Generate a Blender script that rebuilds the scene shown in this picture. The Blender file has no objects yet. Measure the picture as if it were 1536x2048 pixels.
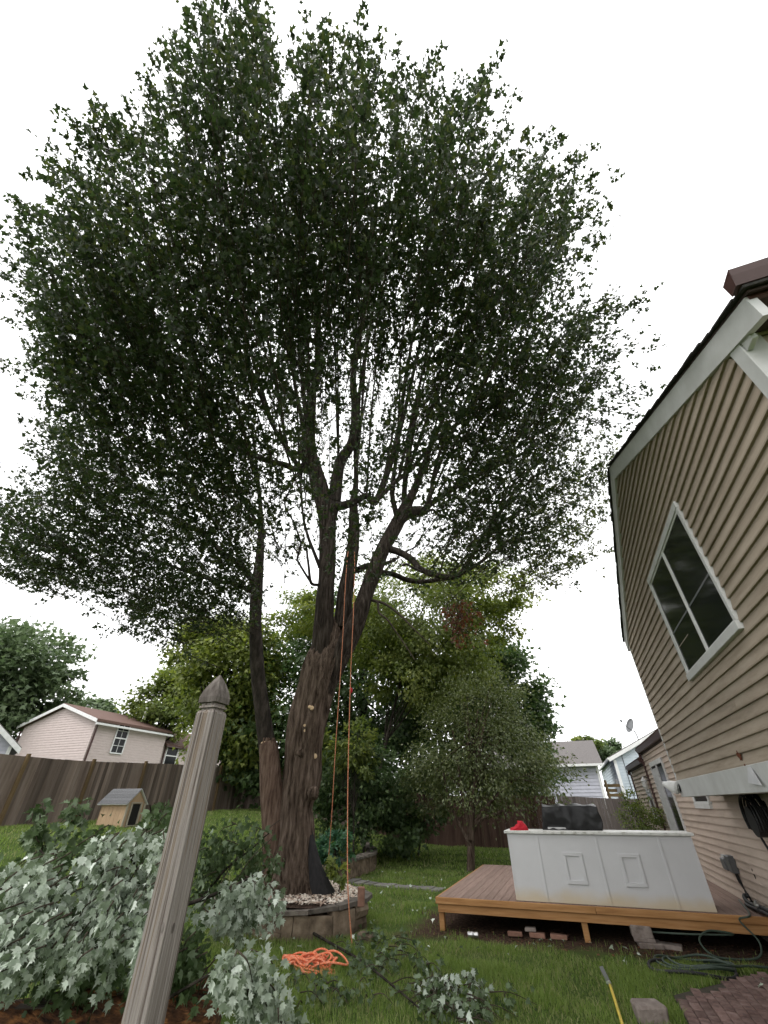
import bpy, math, random
import numpy as np
from mathutils import Vector, Matrix, noise
rng = np.random.default_rng(11); random.seed(11)
sc = bpy.context.scene; col = sc.collection
R = math.radians

# ------------------------------------------------------------------ camera
F = 809.5; CZ = 1.82
P_, R_, Y_ = R(35.83), R(-.31), R(-20.56)
fw = np.array([math.sin(Y_)*math.cos(P_), math.cos(Y_)*math.cos(P_), math.sin(P_)])
rt0 = np.array([math.cos(Y_), -math.sin(Y_), 0.]); up0 = np.cross(rt0, fw)
rt = rt0*math.cos(R_)+up0*math.sin(R_); up = np.cross(rt, fw)
cam = bpy.data.cameras.new('camera'); cam_o = bpy.data.objects.new('camera', cam); col.objects.link(cam_o)
cam_o.matrix_world = Matrix([[rt[0], up[0], -fw[0], 0], [rt[1], up[1], -fw[1], 0], [rt[2], up[2], -fw[2], CZ], [0, 0, 0, 1]])
cam.sensor_fit = 'HORIZONTAL'; cam.sensor_width = 36; cam.lens = 36*F/1536; cam.clip_start = .05; cam.clip_end = 2000
sc.camera = cam_o
# ------------------------------------------------------------------ sky, sun, exposure
SUN_EL, SUN_AZ = R(58), R(205)
world = bpy.data.worlds.new('World'); sc.world = world; world.use_nodes = True
wn = world.node_tree.nodes; wl = world.node_tree.links; wn.clear()
sky = wn.new('ShaderNodeTexSky'); sky.sky_type = 'NISHITA'; sky.sun_disc = False
sky.sun_elevation = SUN_EL; sky.sun_rotation = SUN_AZ; sky.air_density = 1; sky.dust_density = 3; sky.ozone_density = 1
bw = wn.new('ShaderNodeRGBToBW'); mx = wn.new('ShaderNodeMix'); mx.data_type = 'RGBA'
mx.inputs[0].default_value = .8; mx.inputs[7].default_value = (9.6, 9.62, 9.7, 1)
bg = wn.new('ShaderNodeBackground'); bg.inputs[1].default_value = .13; wo = wn.new('ShaderNodeOutputWorld')
wl.new(sky.outputs[0], bw.inputs[0]); wl.new(bw.outputs[0], mx.inputs[6]); wl.new(mx.outputs[2], bg.inputs[0]); wl.new(bg.outputs[0], wo.inputs[0])
sl = bpy.data.lights.new('sun', 'SUN'); sl.energy = .9; sl.angle = R(25); sl.color = (1, .97, .93)
so = bpy.data.objects.new('sun', sl); col.objects.link(so)
so.rotation_euler = Vector((-math.sin(SUN_AZ)*math.cos(SUN_EL), -math.cos(SUN_AZ)*math.cos(SUN_EL), -math.sin(SUN_EL))).to_track_quat('-Z', 'Y').to_euler()
vs = sc.view_settings; vs.view_transform = 'Standard'; vs.look = 'None'; vs.exposure = .95; vs.gamma = 1
sc.render.engine = 'CYCLES'; cy = sc.cycles
cy.use_denoising = True; cy.max_bounces = 6; cy.diffuse_bounces = 4; cy.glossy_bounces = 3; cy.transmission_bounces = 4; cy.transparent_max_bounces = 8
cy.use_adaptive_sampling = True; cy.adaptive_threshold = .02; cy.caustics_reflective = False; cy.caustics_refractive = False

# ------------------------------------------------------------------ pixel helpers (photo pixels 1536 x 2048)
def ray(x, y): return (x-768)/F*rt-(y-1024)/F*up+fw
O = np.array([0, 0, CZ])
def pz(x, y, z): d = ray(x, y); return O+d*(z-CZ)/d[2]
def px_(x, y, X): d = ray(x, y); return O+d*X/d[0]
def py_(x, y, Y): d = ray(x, y); return O+d*Y/d[1]
def at(x, y, D): d = ray(x, y); return O+d*D/math.hypot(d[0], d[1])     # horizontal distance D
def aw(x, y, w): return O+ray(x, y)*w                                   # depth w
def depth(p): return float((np.asarray(p)-O)@fw)
def proj(p):
    q = np.asarray(p)-O; w = q@fw
    w = np.where(w < .05, .05, w)
    return 768+F*(q@rt)/w, 1024-F*(q@up)/w, w
def sst(a, b, x): t = np.clip((x-a)/(b-a), 0, 1); return t*t*(3-2*t)
def g(x, y):
    return 1.33*sst(-4.8, -16, x)+.3*sst(11, 22, y)*(1-.7*sst(-3, 3, x))+.02*np.sin(x*.9)*np.sin(y*.7)
def hit(x, y):
    d = ray(x, y); d = d/math.hypot(d[0], d[1]); t = .5
    while t < 120:
        p = O+d*t
        if p[2] < g(p[0], p[1]): break
        t += .02
    return O+d*t
def gz(x, y): return float(g(x, y))

# ------------------------------------------------------------------ objects
def tag(o, label=None, cat=None, group=None, kind=None):
    if label: o['label'] = label
    if cat: o['category'] = cat
    if group: o['group'] = group
    if kind: o['kind'] = kind
    return o
INV = {}
def adopt(o, parent):
    if parent is not None:
        o.parent = parent; o.matrix_parent_inverse = INV[parent.name]
    return o
def link(name, me, m=None, parent=None, mw=None):
    o = bpy.data.objects.new(name, me); col.objects.link(o)
    if mw is not None: o.matrix_basis = mw
    w = mw if mw is not None else Matrix.Identity(4)
    if parent is not None: adopt(o, parent)
    INV[o.name] = w.inverted()
    if m is not None and not me.materials: me.materials.append(m)
    return o
def empty(name, loc, label, cat, group=None):
    o = bpy.data.objects.new(name, None); col.objects.link(o); o.location = [float(v) for v in loc]
    o.empty_display_size = .2
    INV[o.name] = Matrix.Translation(o.location).inverted()
    return tag(o, label, cat, group)
def pymesh(name, V, Fc, m=None, smooth=False):
    me = bpy.data.meshes.new(name); me.from_pydata([tuple(map(float, v)) for v in V], [], [tuple(int(i) for i in f) for f in Fc])
    if m: me.materials.append(m)
    if smooth: me.polygons.foreach_set('use_smooth', [True]*len(me.polygons))
    me.update(); return me
def npmesh(name, V, T, m, lv=None, smooth=False):
    """V (n,3), T (m,k) faces of k corners"""
    V = np.asarray(V, np.float32); T = np.asarray(T, np.int32); k = T.shape[1]
    me = bpy.data.meshes.new(name); me.vertices.add(len(V)); me.vertices.foreach_set('co', V.ravel())
    me.loops.add(T.size); me.loops.foreach_set('vertex_index', T.ravel())
    me.polygons.add(len(T)); me.polygons.foreach_set('loop_start', np.arange(0, T.size, k, dtype=np.int32))
    me.polygons.foreach_set('loop_total', np.full(len(T), k, np.int32))
    if smooth: me.polygons.foreach_set('use_smooth', np.ones(len(T), bool))
    me.update(calc_edges=True)
    if lv is not None:
        a = me.attributes.new('lv', 'FLOAT', 'POINT'); a.data.foreach_set('value', np.asarray(lv, np.float32))
    me.materials.append(m); return me
BOXC = {}
def boxmesh(dx, dy, dz, m, bev=.004, rough=0, seed=0):
    key = (round(dx, 3), round(dy, 3), round(dz, 3), m.name, bev, rough, seed)
    if key in BOXC: return BOXC[key]
    b = min(bev, dx/3, dy/3, dz/3); V = []; x, y, z = dx/2, dy/2, dz/2
    rr = random.Random(hash(key) & 0xffff)
    # 24-vertex chamfered box
    for sx in (-1, 1):
        for sy in (-1, 1):
            for sz in (-1, 1):
                j = [(rr.random()-.5)*2*rough for _ in range(3)]
                V += [(sx*x+j[0], sy*(y-b)+j[1], sz*(z-b)+j[2]), (sx*(x-b)+j[0], sy*y+j[1], sz*(z-b)+j[2]), (sx*(x-b)+j[0], sy*(y-b)+j[1], sz*z+j[2])]
    def i(sx, sy, sz, a): return ((sx > 0)*4+(sy > 0)*2+(sz > 0))*3+a
    Fc = []
    for a in range(3):
        o1, o2 = (a+1) % 3, (a+2) % 3
        for s in (-1, 1):
            q = []
            for (u, v) in ((-1, -1), (1, -1), (1, 1), (-1, 1)):
                t = [0, 0, 0]; t[a] = s; t[o1] = u; t[o2] = v; q.append(i(*t, a))
            Fc.append(q if s > 0 else q[::-1])
    for a in range(3):          # edges along axis a
        o1, o2 = (a+1) % 3, (a+2) % 3
        for u in (-1, 1):
            for v in (-1, 1):
                q = []
                for s, k in ((-1, o1), (1, o1), (1, o2), (-1, o2)):
                    t = [0, 0, 0]; t[a] = s; t[o1] = u; t[o2] = v; q.append(i(*t, k))
                Fc.append(q if u*v < 0 else q[::-1])
    for sx in (-1, 1):
        for sy in (-1, 1):
            for sz in (-1, 1):
                q = [i(sx, sy, sz, 0), i(sx, sy, sz, 1), i(sx, sy, sz, 2)]
                Fc.append(q if sx*sy*sz > 0 else q[::-1])
    me = pymesh('box', V, Fc, m); BOXC[key] = me; return me
def box(name, x0, x1, y0, y1, z0, z1, m, parent=None, bev=.004, rot=None, rough=0, seed=0):
    me = boxmesh(abs(x1-x0), abs(y1-y0), abs(z1-z0), m, bev, rough, seed)
    mw = Matrix.Translation(((x0+x1)/2, (y0+y1)/2, (z0+z1)/2))
    if rot is not None: mw = mw @ rot
    return link(name, me, None, parent, mw)
def beam(name, a, b, wx, wz, m, parent=None, bev=.003, roll=0):
    """box from point a to point b"""
    a = Vector(a); b = Vector(b); d = b-a; q = d.to_track_quat('X', 'Z').to_matrix().to_4x4()
    me = boxmesh(d.length, wx, wz, m, bev)
    return link(name, me, None, parent, Matrix.Translation((a+b)/2) @ q @ Matrix.Rotation(roll, 4, 'X'))
def prism(name, poly, axis, a, b, m, parent=None):
    """extrude a 2D polygon along axis from a to b; poly coordinates are the two other axes in order"""
    V = []
    for t in (a, b):
        for (u, v) in poly:
            p = [u, v]; p.insert(axis, t); V.append(p)
    n = len(poly); Fc = [list(range(n)), list(range(2*n-1, n-1, -1))]+[[i, n+i, n+(i+1) % n, (i+1) % n] for i in range(n)]
    return link(name, pymesh(name, V, Fc, m), None, parent)
def catmull(P, n):
    P = np.asarray(P, float)
    if len(P) < 3:
        t = np.linspace(0, 1, n)[:, None]; return P[0]*(1-t)+P[-1]*t
    Q = np.vstack([2*P[0]-P[1], P, 2*P[-1]-P[-2]]); s = np.linspace(0, len(P)-1-1e-6, n); out = []
    for u in s:
        i = int(u); t = u-i; a, b, c, d = Q[i:i+4]
        out.append(.5*((2*b)+(c-a)*t+(2*a-5*b+4*c-d)*t*t+(3*b-3*c+d-a)*t**3))
    return np.array(out)
def tube(path, rad, sides=6, cap=True, fn=None):
    path = np.asarray(path, float); n = len(path); rad = np.broadcast_to(np.asarray(rad, float), (n,))
    T = np.gradient(path, axis=0); T /= np.linalg.norm(T, axis=1)[:, None]+1e-9
    ref = np.array([1, 0, 0]) if abs(T[0, 0]) < .8 else np.array([0, 1, 0])
    V = np.zeros((n, sides, 3)); th = np.arange(sides)*2*math.pi/sides
    for i in range(n):
        u = ref-T[i]*(ref@T[i]); u /= np.linalg.norm(u)+1e-9; v = np.cross(T[i], u); ref = u
        r = rad[i]*(fn(th, i) if fn else 1)
        V[i] = path[i]+(np.cos(th)*r)[:, None]*u+(np.sin(th)*r)[:, None]*v
    Fq = []
    for i in range(n-1):
        a = i*sides+np.arange(sides); b = i*sides+(np.arange(sides)+1) % sides
        Fq.append(np.stack([a, b, b+sides, a+sides], 1))
    return V.reshape(-1, 3), np.vstack(Fq)
def tubes(name, items, m, parent=None, sides=5, smooth=True):
    VV, FF, k = [], [], 0
    for (p, r) in items:
        v, f = tube(p, r, sides); VV.append(v); FF.append(f+k); k += len(v)
    return link(name, npmesh(name, np.vstack(VV), np.vstack(FF), m, smooth=smooth), None, parent)
def pipe(name, pts, r, m, parent=None, n=40, sides=8):
    p = catmull(pts, n); v, f = tube(p, r, sides)
    me = npmesh(name, v, f, m, smooth=True); o = link(name, me, None, parent); return o

# ------------------------------------------------------------------ materials
def M(name, cols, scale=4, rough=.8, stretch=(1, 1, 1), bump=0, bscale=None, rand=0, spec=.3, detail=6, dist=0, bdist=.01, pos=(.32, .68), coord='Object', trans=0, hsv_rand=0, metal=0):
    m = bpy.data.materials.new(name); m.use_nodes = True; n = m.node_tree.nodes; l = m.node_tree.links
    b = n['Principled BSDF']; b.inputs['Roughness'].default_value = rough; b.inputs['Specular IOR Level'].default_value = spec; b.inputs['Metallic'].default_value = metal
    tc = n.new('ShaderNodeTexCoord'); mp = n.new('ShaderNodeMapping'); mp.inputs['Scale'].default_value = stretch
    oi = n.new('ShaderNodeObjectInfo'); ml = n.new('ShaderNodeMath'); ml.operation = 'MULTIPLY'; ml.inputs[1].default_value = 37
    l.new(oi.outputs['Random'], ml.inputs[0]); l.new(ml.outputs[0], mp.inputs['Location']); l.new(tc.outputs[coord], mp.inputs['Vector'])
    nz = n.new('ShaderNodeTexNoise'); nz.inputs['Scale'].default_value = scale; nz.inputs['Detail'].default_value = detail; nz.inputs['Roughness'].default_value = .62; nz.inputs['Distortion'].default_value = dist
    l.new(mp.outputs[0], nz.inputs['Vector'])
    cr = n.new('ShaderNodeValToRGB'); e = cr.color_ramp.elements
    while len(e) < len(cols): e.new(.5)
    for i, c in enumerate(cols):
        e[i].position = pos[0]+(pos[1]-pos[0])*i/max(1, len(cols)-1); e[i].color = (*c, 1)
    l.new(nz.outputs[0], cr.inputs[0]); out = cr.outputs[0]
    if rand:
        mr = n.new('ShaderNodeMapRange'); mr.inputs[3].default_value = 1-rand; mr.inputs[4].default_value = 1+rand; l.new(oi.outputs['Random'], mr.inputs[0])
        hs = n.new('ShaderNodeHueSaturation'); l.new(mr.outputs[0], hs.inputs['Value']); l.new(out, hs.inputs['Color']); out = hs.outputs[0]
    l.new(out, b.inputs['Base Color'])
    if bump:
        n2 = n.new('ShaderNodeTexNoise'); n2.inputs['Scale'].default_value = bscale or scale*3; n2.inputs['Detail'].default_value = 8
        l.new(mp.outputs[0], n2.inputs['Vector']); bp = n.new('ShaderNodeBump'); bp.inputs['Strength'].default_value = bump; bp.inputs['Distance'].default_value = bdist
        l.new(n2.outputs[0], bp.inputs['Height']); l.new(bp.outputs[0], b.inputs['Normal'])
    m['out'] = 1
    return m
def leafmat(name, cols, trans=.35, rough=.5, spec=.35, tcol=None):
    m = bpy.data.materials.new(name); m.use_nodes = True; n = m.node_tree.nodes; l = m.node_tree.links
    b = n['Principled BSDF']; b.inputs['Roughness'].default_value = rough; b.inputs['Specular IOR Level'].default_value = spec
    a = n.new('ShaderNodeAttribute'); a.attribute_name = 'lv'; oi = n.new('ShaderNodeObjectInfo')
    ad = n.new('ShaderNodeMath'); ad.operation = 'ADD'; fr = n.new('ShaderNodeMath'); fr.operation = 'FRACT'
    l.new(a.outputs['Fac'], ad.inputs[0]); l.new(oi.outputs['Random'], ad.inputs[1]); l.new(ad.outputs[0], fr.inputs[0])
    cr = n.new('ShaderNodeValToRGB'); e = cr.color_ramp.elements
    while len(e) < len(cols): e.new(.5)
    for i, c in enumerate(cols): e[i].position = i/max(1, len(cols)-1); e[i].color = (*c, 1)
    l.new(fr.outputs[0], cr.inputs[0]); l.new(cr.outputs[0], b.inputs['Base Color'])
    t = n.new('ShaderNodeBsdfTranslucent'); hs = n.new('ShaderNodeHueSaturation'); hs.inputs['Value'].default_value = 1.6; hs.inputs['Saturation'].default_value = 1.15
    l.new(cr.outputs[0], hs.inputs['Color']); l.new(hs.outputs[0], t.inputs['Color'])
    ms = n.new('ShaderNodeMixShader'); ms.inputs[0].default_value = trans
    l.new(b.outputs[0], ms.inputs[1]); l.new(t.outputs[0], ms.inputs[2]); l.new(ms.outputs[0], n['Material Output'].inputs[0])
    return m
def plain(name, c, rough=.6, spec=.4, metal=0, bump=0, bscale=40): return M(name, [tuple(v*.9 for v in c), tuple(min(1, v*1.08) for v in c)], 6, rough, spec=spec, metal=metal, bump=bump, bscale=bscale)

m_bark = M('bark', [(.022, .015, .011), (.09, .066, .05), (.17, .13, .103)], 4.5, .95, (3.4, 3.4, .5), bump=1, bscale=9, spec=.06, bdist=.09, detail=9)
m_bark_backlit = M('backlit_limb_bark', [(.012, .0095, .0075), (.04, .032, .026), (.085, .07, .057)], 4.5, .95, (3.4, 3.4, .5), bump=1, bscale=9, spec=.06, bdist=.06, detail=9)  # darker copy of the trunk bark, backlit look put into its colour
m_stub = M('reddish_bark', [(.04, .024, .018), (.12, .08, .06), (.18, .13, .10)], 5, .95, (3.4, 3.4, .4), bump=1, bscale=9, spec=.06, bdist=.06, detail=9)
m_bark2 = M('dark_bark', [(.012, .010, .008), (.032, .027, .022), (.07, .058, .048)], 4, .95, (2.5, 2.5, .7), bump=.8, bscale=9, spec=.1, bdist=.03)
m_twig = M('twig_bark', [(.03, .024, .018), (.075, .06, .045)], 8, .9, spec=.1)
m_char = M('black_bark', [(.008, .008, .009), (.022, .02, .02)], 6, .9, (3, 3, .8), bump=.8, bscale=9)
m_cut = M('fresh_cut_wood', [(.42, .29, .17), (.58, .44, .28)], 14, .85)
m_leaf = leafmat('maple_leaf', [(.018, .029, .013), (.027, .042, .017), (.040, .061, .022), (.024, .037, .015), (.075, .09, .03)], .4)
m_leafbacklit = leafmat('backlit_maple_leaf', [(.045, .06, .016), (.07, .09, .02), (.10, .115, .026), (.05, .07, .018)], .5)  # yellower leaf copy, light from behind put into its colour
m_rope2 = M('bright_orange_rope', [(.62, .12, .05), (.8, .22, .1), (.7, .45, .35)], 60, .85, bump=.3)
m_leafpale = leafmat('pale_leaf', [(.20, .25, .18), (.46, .52, .44), (.10, .14, .07), (.66, .71, .64), (.32, .38, .29), (.07, .105, .045), (.54, .60, .52)], .18, .6)
m_leafgreen = leafmat('green_cut_leaf', [(.035, .06, .022), (.065, .10, .04), (.10, .145, .065), (.045, .072, .027), (.2, .26, .16)], .2)  # green kept dark so gaps inside the heap look shaded
m_leafdead = leafmat('brown_leaf', [(.10, .04, .02), (.16, .065, .03), (.07, .03, .018)], .3)
m_bgdark = leafmat('background_leaf_dark', [(.034, .06, .022), (.05, .085, .03), (.07, .112, .038), (.105, .15, .055)], .3)
m_bgmid = leafmat('background_leaf_mid', [(.065, .09, .025), (.10, .135, .034), (.15, .185, .045), (.2, .23, .06)], .4)
m_bgyel = leafmat('background_leaf_yellow', [(.095, .13, .03), (.14, .175, .04), (.20, .225, .055), (.08, .11, .028)], .42)
m_crab = leafmat('crabapple_leaf', [(.06, .082, .024), (.105, .13, .042), (.155, .175, .075), (.07, .095, .03)], .3, .4, .5)
m_far = leafmat('far_leaf', [(.07, .105, .05), (.095, .135, .065), (.12, .165, .08)], .25)
m_fern = leafmat('fern_leaf', [(.04, .10, .06), (.06, .14, .08), (.05, .12, .04)], .3)
m_grass = leafmat('grass_blade', [(.105, .165, .034), (.155, .23, .05), (.21, .275, .075), (.105, .15, .036), (.32, .31, .15)], .3, .6)
m_post = M('weathered_post_wood', [(.055, .044, .036), (.125, .106, .093), (.2, .178, .162), (.24, .218, .2), (.155, .12, .09), (.09, .072, .06)], 2.6, .92, (32, 32, .42), bump=1, bscale=5, spec=.1, dist=.35, bdist=.012, detail=7)
m_fencew = M('fence_board', [(.12, .092, .075), (.155, .122, .102), (.185, .15, .128)], 1.2, .95, (6, 6, .7), bump=.3, bscale=5, rand=.5, spec=.08)
m_fencepost = M('fence_post_wood', [(.10, .07, .035), (.15, .105, .06)], 3, .95, (8, 8, .7), rand=.15, spec=.08)
m_fencegrey = M('grey_fence_board', [(.12, .1, .095), (.2, .175, .165)], 2.5, .95, (10, 10, .7), rand=.2, spec=.08)
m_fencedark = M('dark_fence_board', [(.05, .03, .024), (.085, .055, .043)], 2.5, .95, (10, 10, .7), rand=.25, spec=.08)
m_sid_up = M('weathered_siding', [(.225, .18, .138), (.325, .268, .212), (.39, .328, .266)], 1.7, .72, (4, .8, 7), bump=.12, bscale=8, rand=.07, spec=.2, pos=(.25, .75))
m_sid_lo = M('tan_siding', [(.36, .29, .24), (.46, .375, .315), (.52, .43, .365)], 1.6, .7, (2, .8, 4), bump=.1, bscale=10, rand=.05, spec=.2, pos=(.25, .75))
m_trim = M('off_white_trim', [(.45, .45, .44), (.56, .565, .56)], 3, .6, bump=.05, rand=.03)
m_brown = plain('brown_metal', (.06, .026, .022), .4)
m_soffit = plain('brown_soffit', (.04, .025, .02), .7)
m_shingle = M('black_shingle', [(.02, .019, .018), (.045, .042, .04)], 40, .95, rand=.25)
m_glass = plain('dark_window_glass', (.010, .0115, .013), .08, .14)
m_screen = plain('insect_screen', (.03, .032, .034), .5, .3)
m_vinyl = plain('white_vinyl', (.6, .6, .59), .45)
m_deck = M('deck_board_brown', [(.18, .122, .1), (.26, .19, .16)], 4, .85, (9, .5, 9), bump=.2, rand=.09, spec=.15)
m_fascia = M('orange_stained_wood', [(.26, .125, .045), (.36, .185, .07), (.42, .23, .1)], 3, .75, (.6, 8, 8), bump=.15, rand=.06)
m_mulch = M('mulch', [(.02, .014, .01), (.06, .038, .027), (.1, .062, .045)], 24, 1, bump=1, bscale=40, bdist=.03)
m_brick = M('patio_brick', [(.09, .06, .054), (.16, .105, .093), (.22, .16, .145)], 9, .93, bump=.5, bscale=50, rand=.25, spec=.1)
m_sand = M('joint_sand', [(.03, .028, .02), (.065, .055, .04)], 30, 1)
m_stone = M('planter_stone', [(.06, .046, .033), (.15, .115, .082), (.24, .19, .14)], 4, .93, bump=.8, bscale=14, rand=.22, spec=.1, bdist=.02)
m_capst = M('dark_capstone', [(.05, .042, .034), (.115, .1, .085), (.17, .15, .125)], 7, .95, bump=.9, bscale=18, rand=.25)
m_flag = M('grey_flagstone', [(.12, .115, .105), (.2, .19, .175)], 6, .9, bump=.6, bscale=16, rand=.2)
m_redbrick = M('red_brick', [(.16, .085, .06), (.24, .135, .1)], 12, .95, bump=.4, bscale=50, rand=.15)
m_conc = M('rough_concrete', [(.15, .12, .105), (.27, .23, .205)], 9, .95, bump=.8, bscale=25, bdist=.02)
m_chip = M('wood_chip', [(.42, .33, .25), (.6, .5, .4), (.3, .21, .15)], 5, .9, rand=.3)
m_rope = M('orange_rope', [(.38, .11, .05), (.5, .19, .09), (.5, .36, .28)], 60, .85, bump=.3)
m_black = plain('black_vinyl_cover', (.007, .0072, .008), .45, .35)
m_red = M('red_cloth', [(.32, .008, .018), (.45, .016, .03)], 8, .85, bump=.2)
m_slab = M('mossy_white_slab', [(.28, .27, .22), (.55, .55, .52), (.64, .64, .61)], 9, .5, bump=.1, pos=(.3, .55))
m_grey = plain('grey_metal_box', (.11, .115, .12), .45)
m_lgrey = plain('light_grey_plastic', (.42, .42, .42), .5)
m_blackp = plain('black_rubber', (.012, .012, .013), .55)
m_hose = plain('green_hose', (.035, .055, .04), .5)
m_yel = plain('yellow_pole', (.62, .46, .06), .5)
m_silver = plain('silver_metal', (.5, .5, .5), .3, metal=.9)
m_tanply = M('doghouse_wood', [(.36, .25, .155), (.45, .32, .205)], 5, .85, (8, 8, 1), rand=.08)
m_greige = plain('greige_trim', (.36, .32, .25), .7)
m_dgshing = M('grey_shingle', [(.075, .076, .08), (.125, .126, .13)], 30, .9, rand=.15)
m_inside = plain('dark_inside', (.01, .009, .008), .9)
m_pink = M('pink_siding', [(.50, .42, .40), (.58, .495, .475)], 3, .7, (1, 1, 4))
m_pinkroof = M('brown_roof', [(.095, .056, .045), (.145, .088, .072)], 14, .9)
m_lav = M('lavender_siding', [(.40, .40, .47), (.47, .47, .54)], 3, .7, rand=.04)
m_blue = M('blue_siding', [(.42, .48, .53), (.50, .55, .60)], 3, .7, rand=.04)
m_groof = M('grey_roof', [(.10, .09, .088), (.15, .14, .135)], 14, .9)
m_white = plain('white_paint', (.72, .72, .72), .5)
m_rust = M('rust', [(.06, .018, .009), (.17, .05, .02)], 30, .9)
m_paper = plain('pale_plastic_sheet', (.5, .5, .52), .5)
m_log = M('rotten_log_wood', [(.025, .014, .009), (.10, .045, .022), (.34, .15, .055)], 4, .95, (1, 5, 5), bump=1, bscale=7, bdist=.04, pos=(.35, .68))
m_logbark = M('log_bark', [(.03, .025, .02), (.085, .066, .052)], 4, .95, (1, 4, 4), bump=1, bscale=8, bdist=.04)

# white bar panel: faint stucco relief, brownish splash stain along its foot (own shape)
def panelmat():
    m = M('white_bar_panel', [(.525, .525, .535), (.555, .555, .565)], 3, .55, bump=.25, bscale=90, bdist=.004)
    n = m.node_tree.nodes; l = m.node_tree.links; b = n['Principled BSDF']; src = b.inputs['Base Color'].links[0].from_socket
    ge = n.new('ShaderNodeNewGeometry'); sp = n.new('ShaderNodeSeparateXYZ'); l.new(ge.outputs['Position'], sp.inputs[0])
    nz = n.new('ShaderNodeTexNoise'); nz.inputs['Scale'].default_value = 3.5; nz.inputs['Detail'].default_value = 6; l.new(ge.outputs['Position'], nz.inputs['Vector'])
    a = n.new('ShaderNodeMath'); a.operation = 'MULTIPLY_ADD'; a.inputs[1].default_value = .22; l.new(nz.outputs[0], a.inputs[0]); a.inputs[2].default_value = -.11
    s = n.new('ShaderNodeMath'); s.operation = 'ADD'; l.new(sp.outputs[2], s.inputs[0]); l.new(a.outputs[0], s.inputs[1])
    mr = n.new('ShaderNodeMapRange'); mr.interpolation_type = 'SMOOTHSTEP'; mr.inputs[1].default_value = .44; mr.inputs[2].default_value = .66; mr.inputs[3].default_value = .62; mr.inputs[4].default_value = 0
    l.new(s.outputs[0], mr.inputs[0]); mx = n.new('ShaderNodeMix'); mx.data_type = 'RGBA'; mx.inputs[7].default_value = (.50, .38, .19, 1)
    l.new(mr.outputs[0], mx.inputs[0]); l.new(src, mx.inputs[6]); l.new(mx.outputs[2], b.inputs['Base Color']); return m
m_panel = panelmat()
# lawn soil under the blades, with a bare mulch strip round the deck and patchy worn spots
def lawnmat():
    m = bpy.data.materials.new('lawn_ground'); m.use_nodes = True; n = m.node_tree.nodes; l = m.node_tree.links; b = n['Principled BSDF']; b.inputs['Roughness'].default_value = 1; b.inputs['Specular IOR Level'].default_value = .05
    ge = n.new('ShaderNodeNewGeometry'); sp = n.new('ShaderNodeSeparateXYZ'); l.new(ge.outputs['Position'], sp.inputs[0])
    def nzz(s, d=6):
        q = n.new('ShaderNodeTexNoise'); q.inputs['Scale'].default_value = s; q.inputs['Detail'].default_value = d; l.new(ge.outputs['Position'], q.inputs['Vector']); return q.outputs[0]
    def math_(op, a, bb):
        q = n.new('ShaderNodeMath'); q.operation = op
        for i, v in enumerate((a, bb)):
            if isinstance(v, (int, float)): q.inputs[i].default_value = v
            elif v is not None: l.new(v, q.inputs[i])
        return q.outputs[0]
    c1 = n.new('ShaderNodeValToRGB'); e = c1.color_ramp.elements; e.new(.5)
    for i, (p, c) in enumerate(((.3, (.045, .07, .018)), (.5, (.065, .10, .026)), (.7, (.10, .12, .045)))): e[i].position = p; e[i].color = (*c, 1)
    l.new(nzz(1.3, 10), c1.inputs[0])
    c2 = n.new('ShaderNodeValToRGB'); e = c2.color_ramp.elements
    for i, (p, c) in enumerate(((.35, (.028, .018, .013)), (.68, (.10, .065, .048)))): e[i].position = p; e[i].color = (*c, 1)
    l.new(nzz(22, 8), c2.inputs[0])
    # signed distance to the deck rectangle
    dx = math_('SUBTRACT', math_('ABSOLUTE', math_('SUBTRACT', sp.outputs[0], .3), None), 3.0)
    dy = math_('SUBTRACT', math_('ABSOLUTE', math_('SUBTRACT', sp.outputs[1], 12.4), None), 2.55)
    d = math_('ADD', math_('MAXIMUM', dx, dy), math_('MULTIPLY', math_('SUBTRACT', nzz(2.2), .5), 1.5))
    mr = n.new('ShaderNodeMapRange'); mr.inputs[1].default_value = .25; mr.inputs[2].default_value = .75; mr.inputs[3].default_value = 1; mr.inputs[4].default_value = 0; l.new(d, mr.inputs[0])
    mx = n.new('ShaderNodeMix'); mx.data_type = 'RGBA'; l.new(mr.outputs[0], mx.inputs[0]); l.new(c1.outputs[0], mx.inputs[6]); l.new(c2.outputs[0], mx.inputs[7]); l.new(mx.outputs[2], b.inputs['Base Color'])
    bp = n.new('ShaderNodeBump'); bp.inputs['Strength'].default_value = .8; bp.inputs['Distance'].default_value = .05; l.new(nzz(35, 8), bp.inputs['Height']); l.new(bp.outputs[0], b.inputs['Normal']); return m
m_lawn = lawnmat()

# ------------------------------------------------------------------ leaves (vectorised)
LEAF_LO = (np.array([(0, 0, 0), (.52, .30, .07), (.2, .5, .0), (0, 1, -.08), (-.2, .5, .0), (-.52, .30, .07)], float), np.array([(0, 1, 2), (0, 2, 3), (0, 3, 4), (0, 4, 5)]))
hv = [(0, .36, -.03), (0, 0, 0), (.16, .02, .01), (.40, .10, .03), (.30, .25, .02), (.60, .50, .06), (.27, .45, .02), (.30, .64, .03), (.12, .62, -.02), (0, 1.02, -.10)]
hv += [(-x, y, z) for x, y, z in hv[:1:-1][1:]]
hn = len(hv)-1
hv = [(x, y, z*2.2-.10*y*y) for x, y, z in hv]
LEAF_HI = (np.array(hv, float), np.array([(0, i, i % hn+1) for i in range(1, hn+1)]))
LEAF_OV = (np.array([(0, 0, 0), (.26, .45, .05), (0, 1, -.05), (-.26, .45, .05)], float), np.array([(0, 1, 2), (0, 2, 3)]))
def nrm(a): return a/(np.linalg.norm(a, axis=-1, keepdims=True)+1e-9)
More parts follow.
